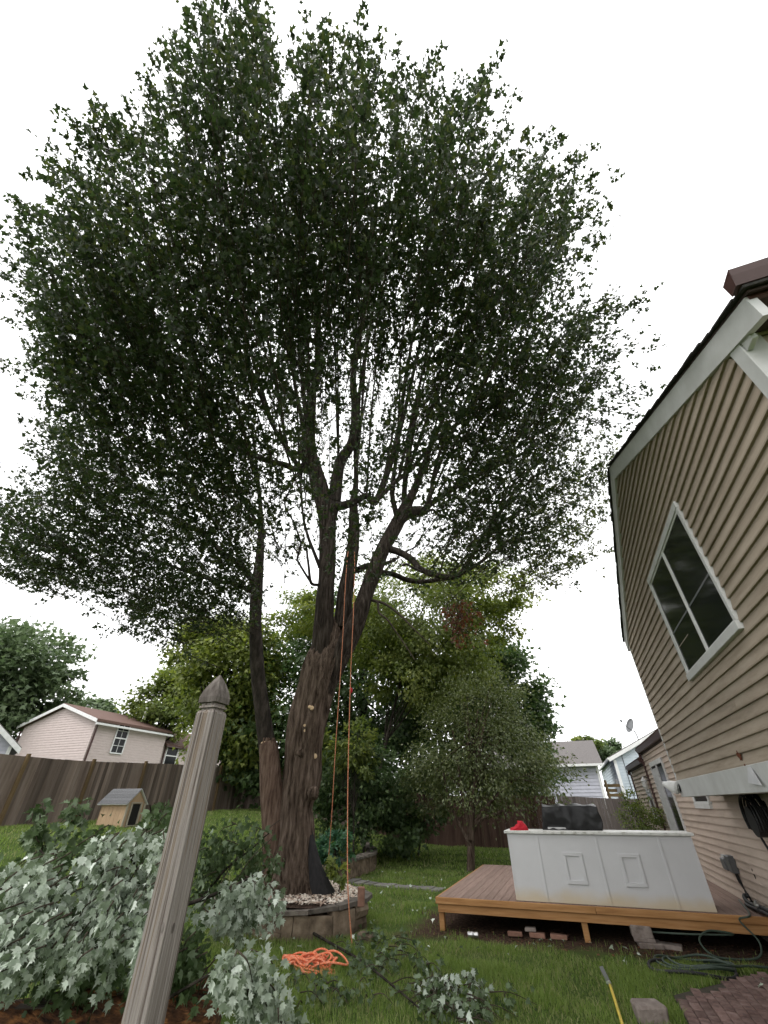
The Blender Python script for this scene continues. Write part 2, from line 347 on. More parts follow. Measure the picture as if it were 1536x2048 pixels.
def leaf_frames(tip, nor):
    Y = nrm(tip); X = nrm(np.cross(Y, nor)); Z = np.cross(X, Y); return X, Y, Z
def leaves_geo(P, tip, nor, size, tmpl, lv=None):
    T, Fc = tmpl; X, Y, Z = leaf_frames(tip, nor); n = len(P); k = len(T)
    V = P[:, None]+size[:, None, None]*(T[None, :, 0, None]*X[:, None]+T[None, :, 1, None]*Y[:, None]+T[None, :, 2, None]*Z[:, None])
    Fa = (np.arange(n)*k)[:, None, None]+Fc[None]
    if lv is None: lv = rng.random(n)
    return V.reshape(-1, 3), Fa.reshape(-1, 3), np.repeat(lv, k)
def foliage(name, P, tip, nor, size, tmpl, m, parent, kind='stuff', lv=None):
    V, Fa, a = leaves_geo(P, tip, nor, size, tmpl, lv)
    o = link(name, npmesh(name, V, Fa, m, a), None, parent)
    if kind: o['kind'] = kind
    return o
def leaf_objects(P, tip, nor, size, tmpl, m, parent, name='leaf'):
    X, Y, Z = leaf_frames(tip, nor); me = npmesh(name, tmpl[0], tmpl[1], m)
    for i in range(len(P)):
        s = size[i]; mw = Matrix([[X[i, j]*s, Y[i, j]*s, Z[i, j]*s, P[i, j]] for j in range(3)]+[[0, 0, 0, 1]])
        link(name, me, None, parent, mw)
def big_split(P, size, n, exclude=None):
    """index mask of the n leaves that show largest inside the frame"""
    x, y, w = proj(P); s = size*F/w; s = np.where((w > .3) & (x > 0) & (x < 1536) & (y > 0) & (y < 2048), s, 0)
    if exclude is not None: s = np.where(exclude, 0, s)
    k = np.argsort(-s)[:n]; mk = np.zeros(len(P), bool); mk[k] = s[k] > 0; return mk
def inpoly(poly, x, y):
    r = np.zeros(np.shape(x), bool)
    for i in range(len(poly)):
        x1, y1 = poly[i]; x2, y2 = poly[i-1]
        c = ((y1 > y) != (y2 > y)) & (x < (x2-x1)*(y-y1)/((y2-y1) or 1e-9)+x1); r ^= c
    return r

# ================================================================== GROUND
def gridaxis(lo, hi): return np.unique(np.r_[np.linspace(-400, lo, 14), np.arange(lo, hi, .35), np.linspace(hi, 400, 14)])
gx = gridaxis(-24, 8); gy = gridaxis(-6, 30)
GX, GY = np.meshgrid(gx, gy, indexing='ij')
GZ = g(GX, GY)
nx, ny = len(gx), len(gy); idx = np.arange(nx*ny).reshape(nx, ny)
link('ground', npmesh('ground', np.stack([GX, GY, GZ], -1).reshape(-1, 3), np.stack([idx[:-1, :-1], idx[1:, :-1], idx[1:, 1:], idx[:-1, 1:]], -1).reshape(-1, 4), m_lawn, smooth=True))['kind'] = 'structure'

# brick patio, lower right: long joints run along Y
patio = link('brick_patio', pymesh('brick_patio', [(.62, 4.6, .012), (2.4, 4.6, .012), (2.4, 9.0, .012), (1.8, 9.0, .012), (.62, 7.8, .012)], [(0, 1, 2, 3, 4)], m_sand))
patio['kind'] = 'structure'
k = 0
for i in range(18):
    x = .68+i*.104
    y = 6.2+(i % 2)*.105
    ylim = min(8.95, 7.75+(x-.68)*1.15)
    while y+.2 < ylim+random.random()*.12:
        r = Matrix.Rotation(random.gauss(0, .012), 4, 'Z') @ Matrix.Rotation(random.gauss(0, .012), 4, 'X') @ Matrix.Rotation(random.gauss(0, .015), 4, 'Y')
        box('brick', x-.049, x+.049, y+.003, y+.201, -.03, .032+random.gauss(0, .003), m_brick, patio, .006, r, seed=k % 5, rough=.0015); k += 1
        y += .207

# flagstone path behind the planter
A = pz(690, 1765, .1); B = pz(880, 1786, .02); d_ = nrm(B-A); n_ = np.array([-d_[1], d_[0], 0])
path = link('flagstone_path', pymesh('flagstone_path', [(*(A+(B-A)*t+n_*w)[:2], gz(*(A+(B-A)*t+n_*w)[:2])+.006) for t, w in ((0, .02), (.33, .02), (.66, .02), (1, .02), (1, .48), (.66, .48), (.33, .48), (0, .48))], [(0, 1, 6, 7), (1, 2, 5, 6), (2, 3, 4, 5)], m_sand))
path['kind'] = 'structure'
A = pz(690, 1765, .1); B = pz(880, 1786, .02)
for i in range(10):
    t0 = i/10; t1 = (i+.94)/10; w = .5
    d = nrm(B-A); nn = np.array([-d[1], d[0], 0]); q = []
    for t, s in ((t0, 0), (t1, 0), (t1, 1), (t0, 1)):
        p = A+(B-A)*t+nn*(s*w+random.gauss(0, .03)); q.append((p[0], p[1]))
    z = gz(*q[0]); prism('flagstone', q, 2, z-.03, z+.025+random.random()*.012, m_flag, path)

# ================================================================== FENCES
def fence(name, pts, label, mb, mp, h=1.83, pw=.14, post=2.42, group=None):
    pts = [np.array(p, float) for p in pts]; root = empty(name, (*pts[0], gz(*pts[0])), label, 'fence', group)
    for a, b in zip(pts[:-1], pts[1:]):
        L = np.linalg.norm(b-a); d = (b-a)/L; ang = math.atan2(d[1], d[0]); n = int(L/pw)
        side = np.array([d[1], -d[0]])
        for i in range(n):
            p = a+d*(i+.5)*pw; z = gz(*p); hh = h+random.gauss(0, .006)
            me = boxmesh(pw-.002, .02, h+.06, mb, .003)
            link('picket', me, None, root, Matrix.Translation((p[0], p[1], z-.06+hh/2+.03)) @ Matrix.Rotation(ang, 4, 'Z') @ Matrix.Rotation(random.gauss(0, .0025), 4, 'Y'))
        s = 0
        while s <= L:
            p = a+d*s+side*.05; z = gz(*p)
            link('post', boxmesh(.1, .1, h+.2, mp, .006), None, root, Matrix.Translation((p[0], p[1], z+h/2-.03)) @ Matrix.Rotation(ang, 4, 'Z')); s += post
        for zz in (.35, 1.45):
            k = int(L/post)+1
            for i in range(k):
                p = a+d*i*post-side*.03; q = a+d*min(L, (i+1)*post)-side*.03
                if np.linalg.norm(q-p) > .1: beam('rail', (*p, gz(*p)+zz), (*q, gz(*q)+zz), .04, .09, mb, root)
    return root
fence('plank_fence', [(-16.4, 5.5), (-16.6, 22.2)], 'brown vertical plank fence behind the dog house, below the pink house', m_fencew, m_fencepost)
fence('plank_fence', [(-16.75, 22.22), (-9, 22.5)], 'short run of weathered brown plank fence behind the leaning maple trunk', m_fencew, m_fencepost)
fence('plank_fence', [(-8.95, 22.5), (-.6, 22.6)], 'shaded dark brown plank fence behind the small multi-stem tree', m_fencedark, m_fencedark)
fence('plank_fence', [(-.55, 22.7), (7, 22.9)], 'grey plank fence beside the covered grill, below the blue house', m_fencegrey, m_fencegrey, h=1.86)

# ================================================================== TAN HOUSE
XU, XL = 1.85, 2.45; YN, YF, YR = 2.5, 10.0, 6.24; ZT0, ZT1 = 1.90, 2.14; ZE, ZR = 4.75, 6.49
house = empty('house', (XL, 8, 0), 'tan sided house with overhanging gable and brown gutters beside the deck', 'house')
def rake(y):      # outer roof line over the gable
    return ZE+(ZR-ZE)*((YF-y)/(YF-YR) if y > YR else (y-YN)/(YR-YN))
def siding(parent, X, y0, y1, z0, z1, e, m, lim=None, skip=(), seam=.45):
    """lap siding on a wall facing -X; lim(z)->(ya,yb) clips; skip = [(ya,yb,za,zb)]"""
    z = z0; i = 0
    while z < z1-.01:
        zt = min(z+e, z1); runs = [(y0, y1)]
        for (a, b, c, d) in skip:
            if z+e*.5 > c and z+e*.5 < d: runs = [r for (p, q) in runs for r in ((p, min(q, a)), (max(p, b), q)) if r[1]-r[0] > .03]
        for (p, q) in runs:
            cuts = [p, q]
            if random.random() < seam and q-p > 2: cuts.insert(1, p+(q-p)*random.uniform(.15, .85))
            for k, (a, b) in enumerate(zip(cuts[:-1], cuts[1:])):
                off = .0015*(k % 2)
                def ends(zz):
                    if lim is None: return a, b
                    la, lb = lim(zz); return max(a, min(la, b)), min(b, max(lb, a))
                a0, b0 = ends(z); a1, b1 = ends(zt)
                if b0-a0 < .02: continue
                xo, xi, xb = X-.026-off, X-.003-off, X+.004
                zm = z+.014
                V = [(xo, a0, z), (xo, b0, z), (xi, a1, zt+.004), (xi, b1, zt+.004), (xb, a0, z), (xb, b0, z), (xb, a1, zt+.004), (xb, b1, zt+.004), (xo-.001, a0, zm), (xo-.001, b0, zm)]
                link('siding_board', pymesh('siding_board', V, [(0, 8, 9, 1), (8, 2, 3, 9), (0, 1, 5, 4), (2, 6, 7, 3), (0, 4, 6, 2, 8), (1, 9, 3, 7, 5), (4, 5, 7, 6)], m), None, parent)
        z += e; i += 1
# upper gable wall
RB = .23
wall = prism('wall', [(YN, ZT0+.02), (YF, ZT0+.02), (YF, ZE-.05), (YR, ZR-.06), (YN, ZE-.05)], 0, XU+.005, XU+.2, m_sid_up, house)
wall['label'] = 'weathered upper gable wall in grey tan lap siding'
def lim(z):
    zz = z+RB
    if zz < ZE: return YN, YF
    t = (zz-ZE)/(ZR-ZE); return YN+(YR-YN)*t, YF-(YF-YR)*t
siding(wall, XU, YN+.1, YF-.03, ZT1, ZR-RB, .117, m_sid_up, lim)
box('corner_board', XU-.03, XU+.12, YN-.03, YN+.1, ZT0, ZE-.02, m_trim, house)
box('corner_board', XU-.026, XU+.1, YF-.045, YF+.01, ZT1-.004, ZE-.12, m_trim, house)
tb = box('trim_band', XU-.034, XU+.12, YN-.05, YF+.012, ZT0, ZT1, m_trim, house)
tb['label'] = 'pale skirt board under the overhanging upper wall'
# rake boards
for (ya, yb) in ((YN-.35, YR), (YF+.12, YR)):
    za = rake(YN)-(ZR-ZE)/(YR-YN)*.35 if ya < YR else ZE-(ZR-ZE)/(YF-YR)*.12
    prism('rake_board', [(ya, za-RB), (yb, ZR-RB*1.08), (yb, ZR), (ya, za)], 0, XU-.045 if ya < YR else XU-.046, XU+.01, m_trim, house)
# roof of shingle courses
for (ya, za, sgn) in ((YN-.4, rake(YN)-(ZR-ZE)/(YR-YN)*.4, 1), (YF+.17, ZE-(ZR-ZE)/(YF-YR)*.17, -1)):
    L = math.hypot(YR-ya, ZR-za); d = np.array([(YR-ya)/L, (ZR-za)/L]); n_ = np.array([-d[1]*sgn, d[0]*sgn])
    n_ = n_ if n_[1] > 0 else -n_
    nc = int(L/.14)
    rr = prism('roof_deck', [(ya, za+.005), (YR, ZR+.005), (YR, ZR+.03), (ya, za+.03)], 0, XU-.04, 9, m_soffit, house)
    for i in range(nc+1):
        a = np.array([ya, za])+d*(i*.14-.02)+n_*.035; b = a+d*.2-n_*.004
        if (b[0]-YR)*sgn > 0: b = np.array([YR, ZR])+n_*.036
        jit = random.gauss(0, .006)
        prism('shingle', [tuple(a), tuple(b), tuple(b+n_*.012), tuple(a+n_*.018)], 0, XU-.075+jit, 9, m_shingle, rr)
# near eave: facade, soffit, fascia, gutter
nf = box('wall', XU+.12, 9, YN, YN+.2, 0, ZE, m_sid_lo, house)
z = .1
while z < ZE-.15:
    V = [(XU+.12, YN-.019, z), (9, YN-.019, z), (XU+.12, YN-.004, z+.121), (9, YN-.004, z+.121)]
    link('siding_board', pymesh('siding_board', V, [(0, 1, 3, 2)], m_sid_lo), None, nf); z += .117
box('soffit', XU-.03, 9, YN-.33, YN-.03, ZE-.18, ZE-.15, m_soffit, house)
box('fascia', XU-.03, 9, YN-.36, YN-.33, ZE-.2, ZE-.03, m_brown, house)
gut = prism('gutter', [(YN-.362, ZE-.13), (YN-.44, ZE-.13), (YN-.47, ZE-.05), (YN-.485, ZE+.0), (YN-.46, ZE+.0), (YN-.445, ZE-.045), (YN-.43, ZE-.1), (YN-.37, ZE-.1)], 0, XU-.1, 9, m_brown, house)
prism('end_cap', [(YN-.361, ZE-.132), (YN-.44, ZE-.132), (YN-.487, ZE+.001), (YN-.361, ZE+.001)], 0, XU-.103, XU-.098, m_brown, gut)
box('return_block', XU-.02, XU+.02, YN-.14, YN-.035, ZE-.34, ZE-.2, m_trim, house)
box('far_gutter', XU-.04, 6, YF+.06, YF+.17, ZE-.2, ZE-.09, m_brown, house)
box('rear_wall', XU+.2, 9, YF-.2, YF-.01, 3.0, ZE-.05, m_sid_up, house)
# upper window: wide twin sliding sashes
WY0, WY1, WZ0, WZ1 = 4.63, 6.79, 3.13, 4.62
def window(parent, X, y0, y1, z0, z1, fr=.085, proud=.05, mull=True, label=None, mfr=None, sash=.04):
    mfr = mfr or m_trim
    w = box('window', X-.022, X+.01, y0+.01, y1-.01, z0+.01, z1-.01, m_inside, parent)
    if label: w['label'] = label
    box('head', X-proud, X+.004, y0-.002, y1+.002, z1-fr, z1, mfr, w); box('sill', X-proud-.012, X+.004, y0-.002, y1+.002, z0, z0+fr, mfr, w)
    box('jamb', X-proud+.002, X+.004, y0, y0+fr*.72, z0+fr, z1-fr, mfr, w); box('jamb', X-proud+.002, X+.004, y1-fr*.72, y1, z0+fr, z1-fr, mfr, w)
    ym = (y0+y1)/2; ia, ib = y0+fr*.72, y1-fr*.72; za, zb = z0+fr, z1-fr
    halves = ((ia, ym-.02), (ym+.02, ib)) if mull else ((ia, ib),)
    if mull:
        box('mullion', X-.042, X-.02, ym-.03, ym+.03, za, zb, m_vinyl, w)
    for (a, b) in halves:
        box('pane', X-.028, X-.024, a+.015, b-.015, za+.015, zb-.015, m_glass, w, .001)
        for nm, q in (('sash_rail', (a, b, za, za+sash*.7)), ('sash_rail', (a, b, zb-sash*.7, zb)), ('sash_stile', (a, a+sash*.6, za+sash*.7, zb-sash*.7)), ('sash_stile', (b-sash*.6, b, za+sash*.7, zb-sash*.7))):
            box(nm, X-.036, X-.022, q[0], q[1], q[2], q[3], m_vinyl, w, .002)
        if mull: box('muntin', X-.032, X-.0285, a+.02, b-.02, (za+zb)/2-.011-.13, (za+zb)/2+.011-.13, m_grey, w, .001)
    return w
window(house, XU, WY0, WY1, WZ0, WZ1, label='twin pane window with pale grey surround')
# lower wall and rear wing
lw = box('wall', XL+.005, XL+.2, YN+.2, 17.45, -.1, 3.15, m_sid_lo, house); lw['label'] = 'cleaner pinkish tan lower wall'
siding(lw, XL, YN+.6, 17.4, .2, 3.1, .117, m_sid_lo, None, [(14.17, 16.23, 0, 2.78), (10.9, 12.22, 1.72, 2.62)], seam=.95)
box('foundation', XL-.012, XL+.1, YN+.5, 17.4, -.2, .2, m_conc, house)
box('overhang_soffit', XU+.1, XL+.1, YN, YF-.004, ZT0+.01, ZT0+.04, m_soffit, house)
lw2 = box('wall', XL+.005, XL+.2, 17.5, 21.55, -.1, 2.85, m_sid_lo, house)
siding(lw2, XL, 17.46, 21.5, .2, 2.8, .117, m_sid_lo, None, [(17.9, 18.75, 1.3, 2.2)])
box('rear_wall', XL+.2, 9, 21.35, 21.5, -.1, 2.85, m_sid_lo, house)
def eave(y0, y1, z, cap):
    gu = prism('gutter', [(XL-.03, z-.11), (XL-.11, z-.11), (XL-.15, z-.03), (XL-.16, z), (XL-.03, z)], 1, y0, y1, m_brown, house)
    gu.data.polygons.foreach_set('use_smooth', [False]*len(gu.data.polygons))
    prism('roof_slope', [(XL-.1, z+.004), (8, z+2.6), (8, z+2.66), (XL-.13, z+.05)], 1, y0-.02, y1+.05, m_pinkroof, house)
    box('soffit', XL-.03, XL, y0, y1, z-.16, z-.1, m_soffit, house)
    prism('end_wall', [(XL+.1, z-.1), (8, z-.1), (8, z+2.5)], 1, y1-.1, y1-.05, m_sid_lo, house)
eave(YF+.02, 17.45, 3.24, 1); eave(17.5, 21.6, 2.98, 1)
pipe('downspout', [(XL-.08, 17.3, 3.14), (XL-.08, 17.3, 3.0), (XL-.04, 17.3, 2.8), (XL-.04, 17.3, 1.5), (XL-.04, 17.3, .3)], .036, m_brown, house, 30, 6)
pipe('downspout', [(XL-.09, 21.5, 2.9), (XL-.1, 21.55, 2.75), (XL-.03, 21.62, 2.66), (XL-.02, 21.62, .3)], .034, m_brown, house, 24, 6)
# sliding glass door
sd = box('sliding_door', XL-.03, XL+.01, 14.2, 16.2, .44, 2.75, m_inside, house); sd['label'] = 'grey framed sliding glass patio door'
box('head', XL-.06, XL-.005, 14.17, 16.23, 2.68, 2.79, m_trim, sd); box('jamb', XL-.06, XL-.005, 14.17, 14.25, .44, 2.68, m_trim, sd); box('jamb', XL-.06, XL-.005, 16.15, 16.23, .44, 2.68, m_trim, sd)
box('pane', XL-.042, XL-.036, 14.3, 15.15, .55, 2.62, m_glass, sd, .001); box('screen_panel', XL-.055, XL-.048, 15.22, 16.1, .55, 2.62, m_lgrey, sd, .001)
for y in (15.12, 15.2, 16.08): box('stile', XL-.065, XL-.035, y, y+.055, .46, 2.67, m_lgrey, sd)
window(house, XL, 10.95, 12.2, 1.72, 2.6, .09, .05, False, mfr=m_vinyl)
window(house, XL, 17.9, 18.75, 1.34, 2.18, .08, .05, False, mfr=m_lgrey)
# broken rusty spot in the siding, loose pale sheet on the skirt board
def blob_patch(name, c, ry, rz, X, m, parent, n=14, j=.5, th=.006):
    pts = []
    for i in range(n):
        a = i*2*math.pi/n; r = 1+random.uniform(-j, j*.6); pts.append((c[0]+math.cos(a)*ry*r, c[1]+math.sin(a)*rz*r))
    return prism(name, pts, 0, X-th, X, m, parent)
p = px_(1484, 1511, XU); blob_patch('rust_hole', (p[1], p[2]), .05, .055, XU-.026, m_rust, wall)
blob_patch('rust_streak', (p[1]-.05, p[2]-.13), .022, .05, XU-.027, m_rust, wall)
p = px_(1510, 1747, XL); blob_patch('dark_hole', (p[1], p[2]), .03, .07, XL-.017, m_inside, lw)
V = [tuple(px_(a_, b_, X_)) for a_, b_, X_ in ((1495, 1535, XU-.037), (1502, 1534, XU-.038), (1524, 1571, XU-.075), (1497, 1566, XU-.06))]
V += [(a-.003, b, c) for a, b, c in V]
tag(link('loose_sheet', pymesh('loose_sheet', V, [(0, 1, 2, 3), (7, 6, 5, 4), (0, 4, 5, 1), (1, 5, 6, 2), (2, 6, 7, 3), (3, 7, 4, 0)], m_paper)), 'torn pale sheet hanging loose from the skirt board of the tan house', 'sheet')

# floodlight at the end of the skirt board: cone shade, neck, mount
def lathe(name, prof, a, b, m, parent=None, n=20):
    """profile [(t, r)] along a->b"""
    a = np.array(a, float); b = np.array(b, float)
    P = np.array([a+(b-a)*t for t, r in prof]); d = nrm(b-a); ref = np.array([0, 0, 1.]) if abs(d[2]) < .9 else np.array([1., 0, 0])
    u = nrm(np.cross(d, ref)); v = np.cross(d, u); th = np.arange(n)*2*math.pi/n
    V = np.vstack([p+r*(np.cos(th)[:, None]*u+np.sin(th)[:, None]*v) for p, (t, r) in zip(P, prof)])
    Fq = []
    for i in range(len(prof)-1):
        for j in range(n): Fq.append((i*n+j, i*n+(j+1) % n, (i+1)*n+(j+1) % n, (i+1)*n+j))
    Fq.append(tuple(range(n))[::-1]); Fq.append(tuple(range((len(prof)-1)*n, len(prof)*n)))
    return link(name, pymesh(name, V, Fq, m, False), None, parent)
fl = empty('floodlight', (XU-.05, 9.9, 2.0), 'white cone shaped floodlight on the end of the pale skirt board', 'light')
c0 = np.array([XU-.03, 9.86, 2.03]); e0 = np.array([XU-.22, 10.02, 2.10])
lathe('mount_plate', [(0, .06), (.1, .065), (.2, .05)], c0+[.0, 0, 0], c0+[-.09, .02, .01], m_blackp, fl)
lathe('neck', [(0, .022), (1, .022)], c0+[-.02, 0, 0], c0+[-.11, .05, .03], m_lgrey, fl)
lathe('shade', [(0, .075), (.12, .1), (.5, .085), (.8, .05), (1, .035)], c0+[-.02, .03, -.01], c0+[-.22, .17, .07], m_vinyl, fl)
# hose reel hung under the overhang
hr = empty('hose_hanger', (XL-.1, 9.0, 1.5), 'black hose coil hanging on a bracket under the overhang', 'hose reel')
p = px_(1508, 1632, XL-.12)
items = []
for k in range(7):
    a = np.linspace(-.5, 3.6, 40); r = .26+.012*(k % 3)
    items.append((np.stack([np.full(40, p[0]+.1-.03*k), p[1]-.1-np.cos(a)*r, p[2]-.03+np.sin(a)*r], 1), .014))
tubes('hose_coil', items, m_blackp, hr, 6)
lathe('bracket', [(0, .14), (.15, .17), (1, .17)], (XL, p[1]-.1, p[2]-.06), (XL-.2, p[1]-.1, p[2]-.06), m_blackp, hr, 24)
pipe('hose_tail', [(p[0], p[1]-.1+.27, p[2]-.03), (p[0], p[1]+.05, p[2]-.3), (p[0]+.02, p[1]-.15, p[2]-.55), (p[0]+.05, p[1]-.4, p[2]-.85)], .016, m_blackp, hr)
# utility boxes with cables on the lower wall
ub = empty('utility_box', (XL-.05, 11, .9), 'grey utility boxes with hanging cables on the lower wall of the tan house', 'utility box')
box('box_body', XL-.11, XL-.015, 10.83, 11.06, .82, 1.06, m_grey, ub, .012); box('lid', XL-.118, XL-.11, 10.84, 11.05, .84, 1.05, m_grey, ub, .003)
box('meter_box', XL-.13, XL-.015, 11.12, 11.38, .83, 1.0, m_grey, ub, .014); lathe('conduit_cap', [(0, .035), (1, .03)], (XL-.07, 11.33, 1.0), (XL-.07, 11.33, 1.045), m_vinyl, ub)
for k in range(4):
    y = 10.88+.05*k; pipe('cable', [(XL-.05, y, .83), (XL-.04, y+.01*k-.02, .7), (XL-.035, 10.85-.03*k+.04, .58), (XL-.03, 10.72-.02*k, .48)], .007, m_blackp, ub, 20, 6)
fa = empty('pipe_bundle', (XL-.1, 10.3, .5), 'black insulated pipes running along the foot of the tan wall over the deck', 'pipe')
pipe('insulated_pipe', [(XL-.03, 10.75, .56), (XL-.1, 10.75, .55), (XL-.12, 10.6, .5), (XL-.1, 10.3, .49), (XL-.1, 9.9, .52), (XL-.05, 9.4, .5)], .032, m_blackp, fa, 36, 10)
pipe('insulated_pipe', [(XL-.03, 10.72, .48), (XL-.14, 10.65, .47), (XL-.16, 10.3, .475), (XL-.14, 9.75, .49), (XL-.05, 9.2, .42)], .024, m_blackp, fa, 36, 10)
lathe('valve', [(0, .03), (.4, .05), (.6, .05), (1, .02)], (XL-.14, 10.0, .5), (XL-.14, 10.0, .6), m_silver, fa, 12)
# wall lantern on the wing
la = empty('wall_lantern', (XL-.1, 18.1, 2.3), 'ornate white wall lantern beside the brown downspout', 'lantern')
p = (XL-.14, 17.75, 2.42)
lathe('back_plate', [(0, .06), (1, .05)], (XL, 17.75, 2.45), (XL-.03, 17.75, 2.45), m_blackp, la, 12)
pipe('arm', [(XL-.02, 17.75, 2.45), (XL-.08, 17.75, 2.52), p], .012, m_blackp, la, 12, 6)
lathe('lamp_glass', [(0, .06), (.15, .085), (.7, .07), (1, .04)], (p[0], p[1], p[2]-.02), (p[0], p[1], p[2]-.26), m_vinyl, la, 8)
lathe('cap', [(0, .1), (.4, .06), (1, .01)], (p[0], p[1], p[2]-.03), (p[0], p[1], p[2]+.1), m_lgrey, la, 8)

# ================================================================== DECK, BAR
DX0, DX1, DY0, DY1, DZ = -2.69, 2.42, 9.86, 15.0, .44
deck = empty('deck', (-.1, 12.4, 0), 'low brown plank deck with orange stained front boards', 'deck')
n = 36; w = (DX1-DX0)/n
for i in range(n):
    box('deck_board', DX0+i*w+.003, DX0+(i+1)*w-.003, DY0+.002, DY1, DZ-.028, DZ+random.gauss(0, .0008), m_deck, deck, .004)
xm = -.02
f1 = box('fascia', DX0-.03, xm, DY0-.04, DY0, DZ-.09, DZ-.002, m_fascia, deck); f2 = box('fascia', xm+.004, DX1+.02, DY0-.038, DY0+.002, DZ-.09, DZ-.001, m_fascia, deck)
box('fascia', DX0-.032, DX0, DY0+.003, DY1, DZ-.09, DZ-.003, m_fascia, deck)
box('rim_joist', DX0, DX1, DY0-.004, DY0+.034, DZ-.205, DZ-.0905, m_fascia, deck); box('rim_joist', DX0-.002, DX0+.034, DY0+.036, DY1, DZ-.205, DZ-.0905, m_fascia, deck)
for (a, y) in ((DX0+.045, DY0+.06), (-.24, DY0+.06), (DX0+.05, 12.4), (DX0+.05, DY1-.1), (1.7, 12.4), (-.2, 12.4)):
    box('post', a-.045, a+.045, y-.02, y+.07, -.1, DZ-.2, m_fascia, deck)
for yy in (10.6, 11.4, 12.2, 13.0, 13.8, 14.6): box('joist', DX0+.05, DX1, yy-.019, yy+.019, DZ-.17, DZ-.03, m_fencedark, deck)
bar = empty('outdoor_bar', (.2, 10.2, DZ), 'white panelled outdoor bar with pale counter top on the deck', 'bar')
BX0, BX1, BY0, BY1, BT = -1.28, 1.73, 9.93, 10.6, 1.365
box('front_panel', BX0, BX1, BY0, BY0+.03, DZ+.002, BT, m_panel, bar); box('side_panel', BX0, BX0+.03, BY0+.03, BY1, DZ+.002, BT, m_panel, bar); box('side_panel', BX1-.03, BX1, BY0+.03, BY1, DZ+.002, BT, m_panel, bar); box('back_panel', BX0+.03, BX1-.03, BY1-.03, BY1, DZ+.002, BT, m_panel, bar)
box('counter_top', BX0-.05, BX1+.05, BY0-.045, BY1+.05, BT, BT+.042, m_slab, bar, .006)
for x in (-.755, .24, 1.23): box('batten', x-.019, x+.019, BY0-.012, BY0+.001, DZ+.004, BT-.001, m_panel, bar, .002)
for x in (BX0+.012, BX1-.012): box('edge_strip', x-.014, x+.014, BY0-.006, BY0+.001, DZ+.004, BT-.001, m_panel, bar, .002)
for (a, b) in ((-.37, -.04), (.54, .865)):
    fr = box('panel_frame', a, b, BY0-.02, BY0+.002, 1.065, 1.115, m_panel, bar, .003)
    box('frame_rail', a, b, BY0-.02, BY0+.002, .692, .742, m_panel, fr, .003); box('frame_stile', a, a+.05, BY0-.0185, BY0+.002, .742, 1.065, m_panel, fr, .003); box('frame_stile', b-.05, b, BY0-.0185, BY0+.002, .742, 1.065, m_panel, fr, .003)
# covered grill behind the counter
def cloth_box(name, x0, x1, y0, y1, z0, z1, m, amp, seed, nx=30, ny=12, nz=12, sag=.02, topslope=0):
    V, Fc, ix = [], [], {}
    def vid(i, j, k):
        if (i, j, k) not in ix:
            u, v, w = i/nx, j/ny, k/nz
            p = Vector((x0+(x1-x0)*u, y0+(y1-y0)*v, z0+(z1-z0)*w))
            q = Vector((p.x*2.2+seed, p.y*2.5, p.z*5)); nn = noise.noise_vector(q)*amp+noise.noise_vector(Vector((p.x*7+p.z*9+seed, p.y*4, p.z*5-p.x*4)))*amp*.3
            edge = (w-.5)*2; r = 1-.05*max(0, edge)**3
            p.x = (x0+x1)/2+(p.x-(x0+x1)/2)*r; p.y = (y0+y1)/2+(p.y-(y0+y1)/2)*r
            fold = noise.noise(Vector((u*9, seed, w*3)))*.03*(1-w)
            if j in (0, ny): p.y += fold
            if k == nz: p.z -= sag*(math.sin(u*math.pi*3+seed)**2)+.02*(abs(v-.5)*2)**3+topslope*v
            ix[(i, j, k)] = len(V); V.append(p+nn*(.35 if k == 0 else 1))
        return ix[(i, j, k)]
    for i in range(nx):
        for k in range(nz):
            Fc.append((vid(i, 0, k), vid(i+1, 0, k), vid(i+1, 0, k+1), vid(i, 0, k+1))); Fc.append((vid(i+1, ny, k), vid(i, ny, k), vid(i, ny, k+1), vid(i+1, ny, k+1)))
        for j in range(ny): Fc.append((vid(i, j, nz), vid(i+1, j, nz), vid(i+1, j+1, nz), vid(i, j+1, nz)))
    for j in range(ny):
        for k in range(nz):
            Fc.append((vid(0, j+1, k), vid(0, j, k), vid(0, j, k+1), vid(0, j+1, k+1))); Fc.append((vid(nx, j, k), vid(nx, j+1, k), vid(nx, j+1, k+1), vid(nx, j, k+1)))
    return link(name, pymesh(name, V, Fc, m, True))
gr = cloth_box('covered_grill', -.62, .42, 10.3, 10.85, 1.4, 1.8, m_black, .045, 3.3, 60, 16, 20)
tag(gr, 'grill under a wrinkled black cover behind the bar counter', 'grill')
box('base_tray', -.55, .36, 10.32, 10.83, 1.402, 1.45, m_lgrey, gr)
# red cloth lump on the counter
V, Fc = [], []; nu, nv = 22, 12
for i in range(nv+1):
    for j in range(nu):
        th = j*2*math.pi/nu; ph = i/nv*math.pi/2
        p = Vector((math.cos(th)*math.cos(ph)*.17, math.sin(th)*math.cos(ph)*.09, math.sin(ph)*(.10+.05*math.cos(th))))
        nn = noise.noise_vector(p*14)*.03+noise.noise_vector(p*30)*.012
        if i == 0: nn.z = 0
        V.append(p+nn)
for i in range(nv):
    for j in range(nu): Fc.append((i*nu+j, i*nu+(j+1) % nu, (i+1)*nu+(j+1) % nu, (i+1)*nu+j))
p = py_(1037, 1657, 10.05)
tag(link('red_cloth', pymesh('red_cloth', V, Fc, m_red, True), None, None, Matrix.Translation((p[0], 10.08, BT+.041)) @ Matrix.Rotation(.1, 4, 'Z')), 'crumpled red cloth on the bar counter beside the covered grill', 'cloth')

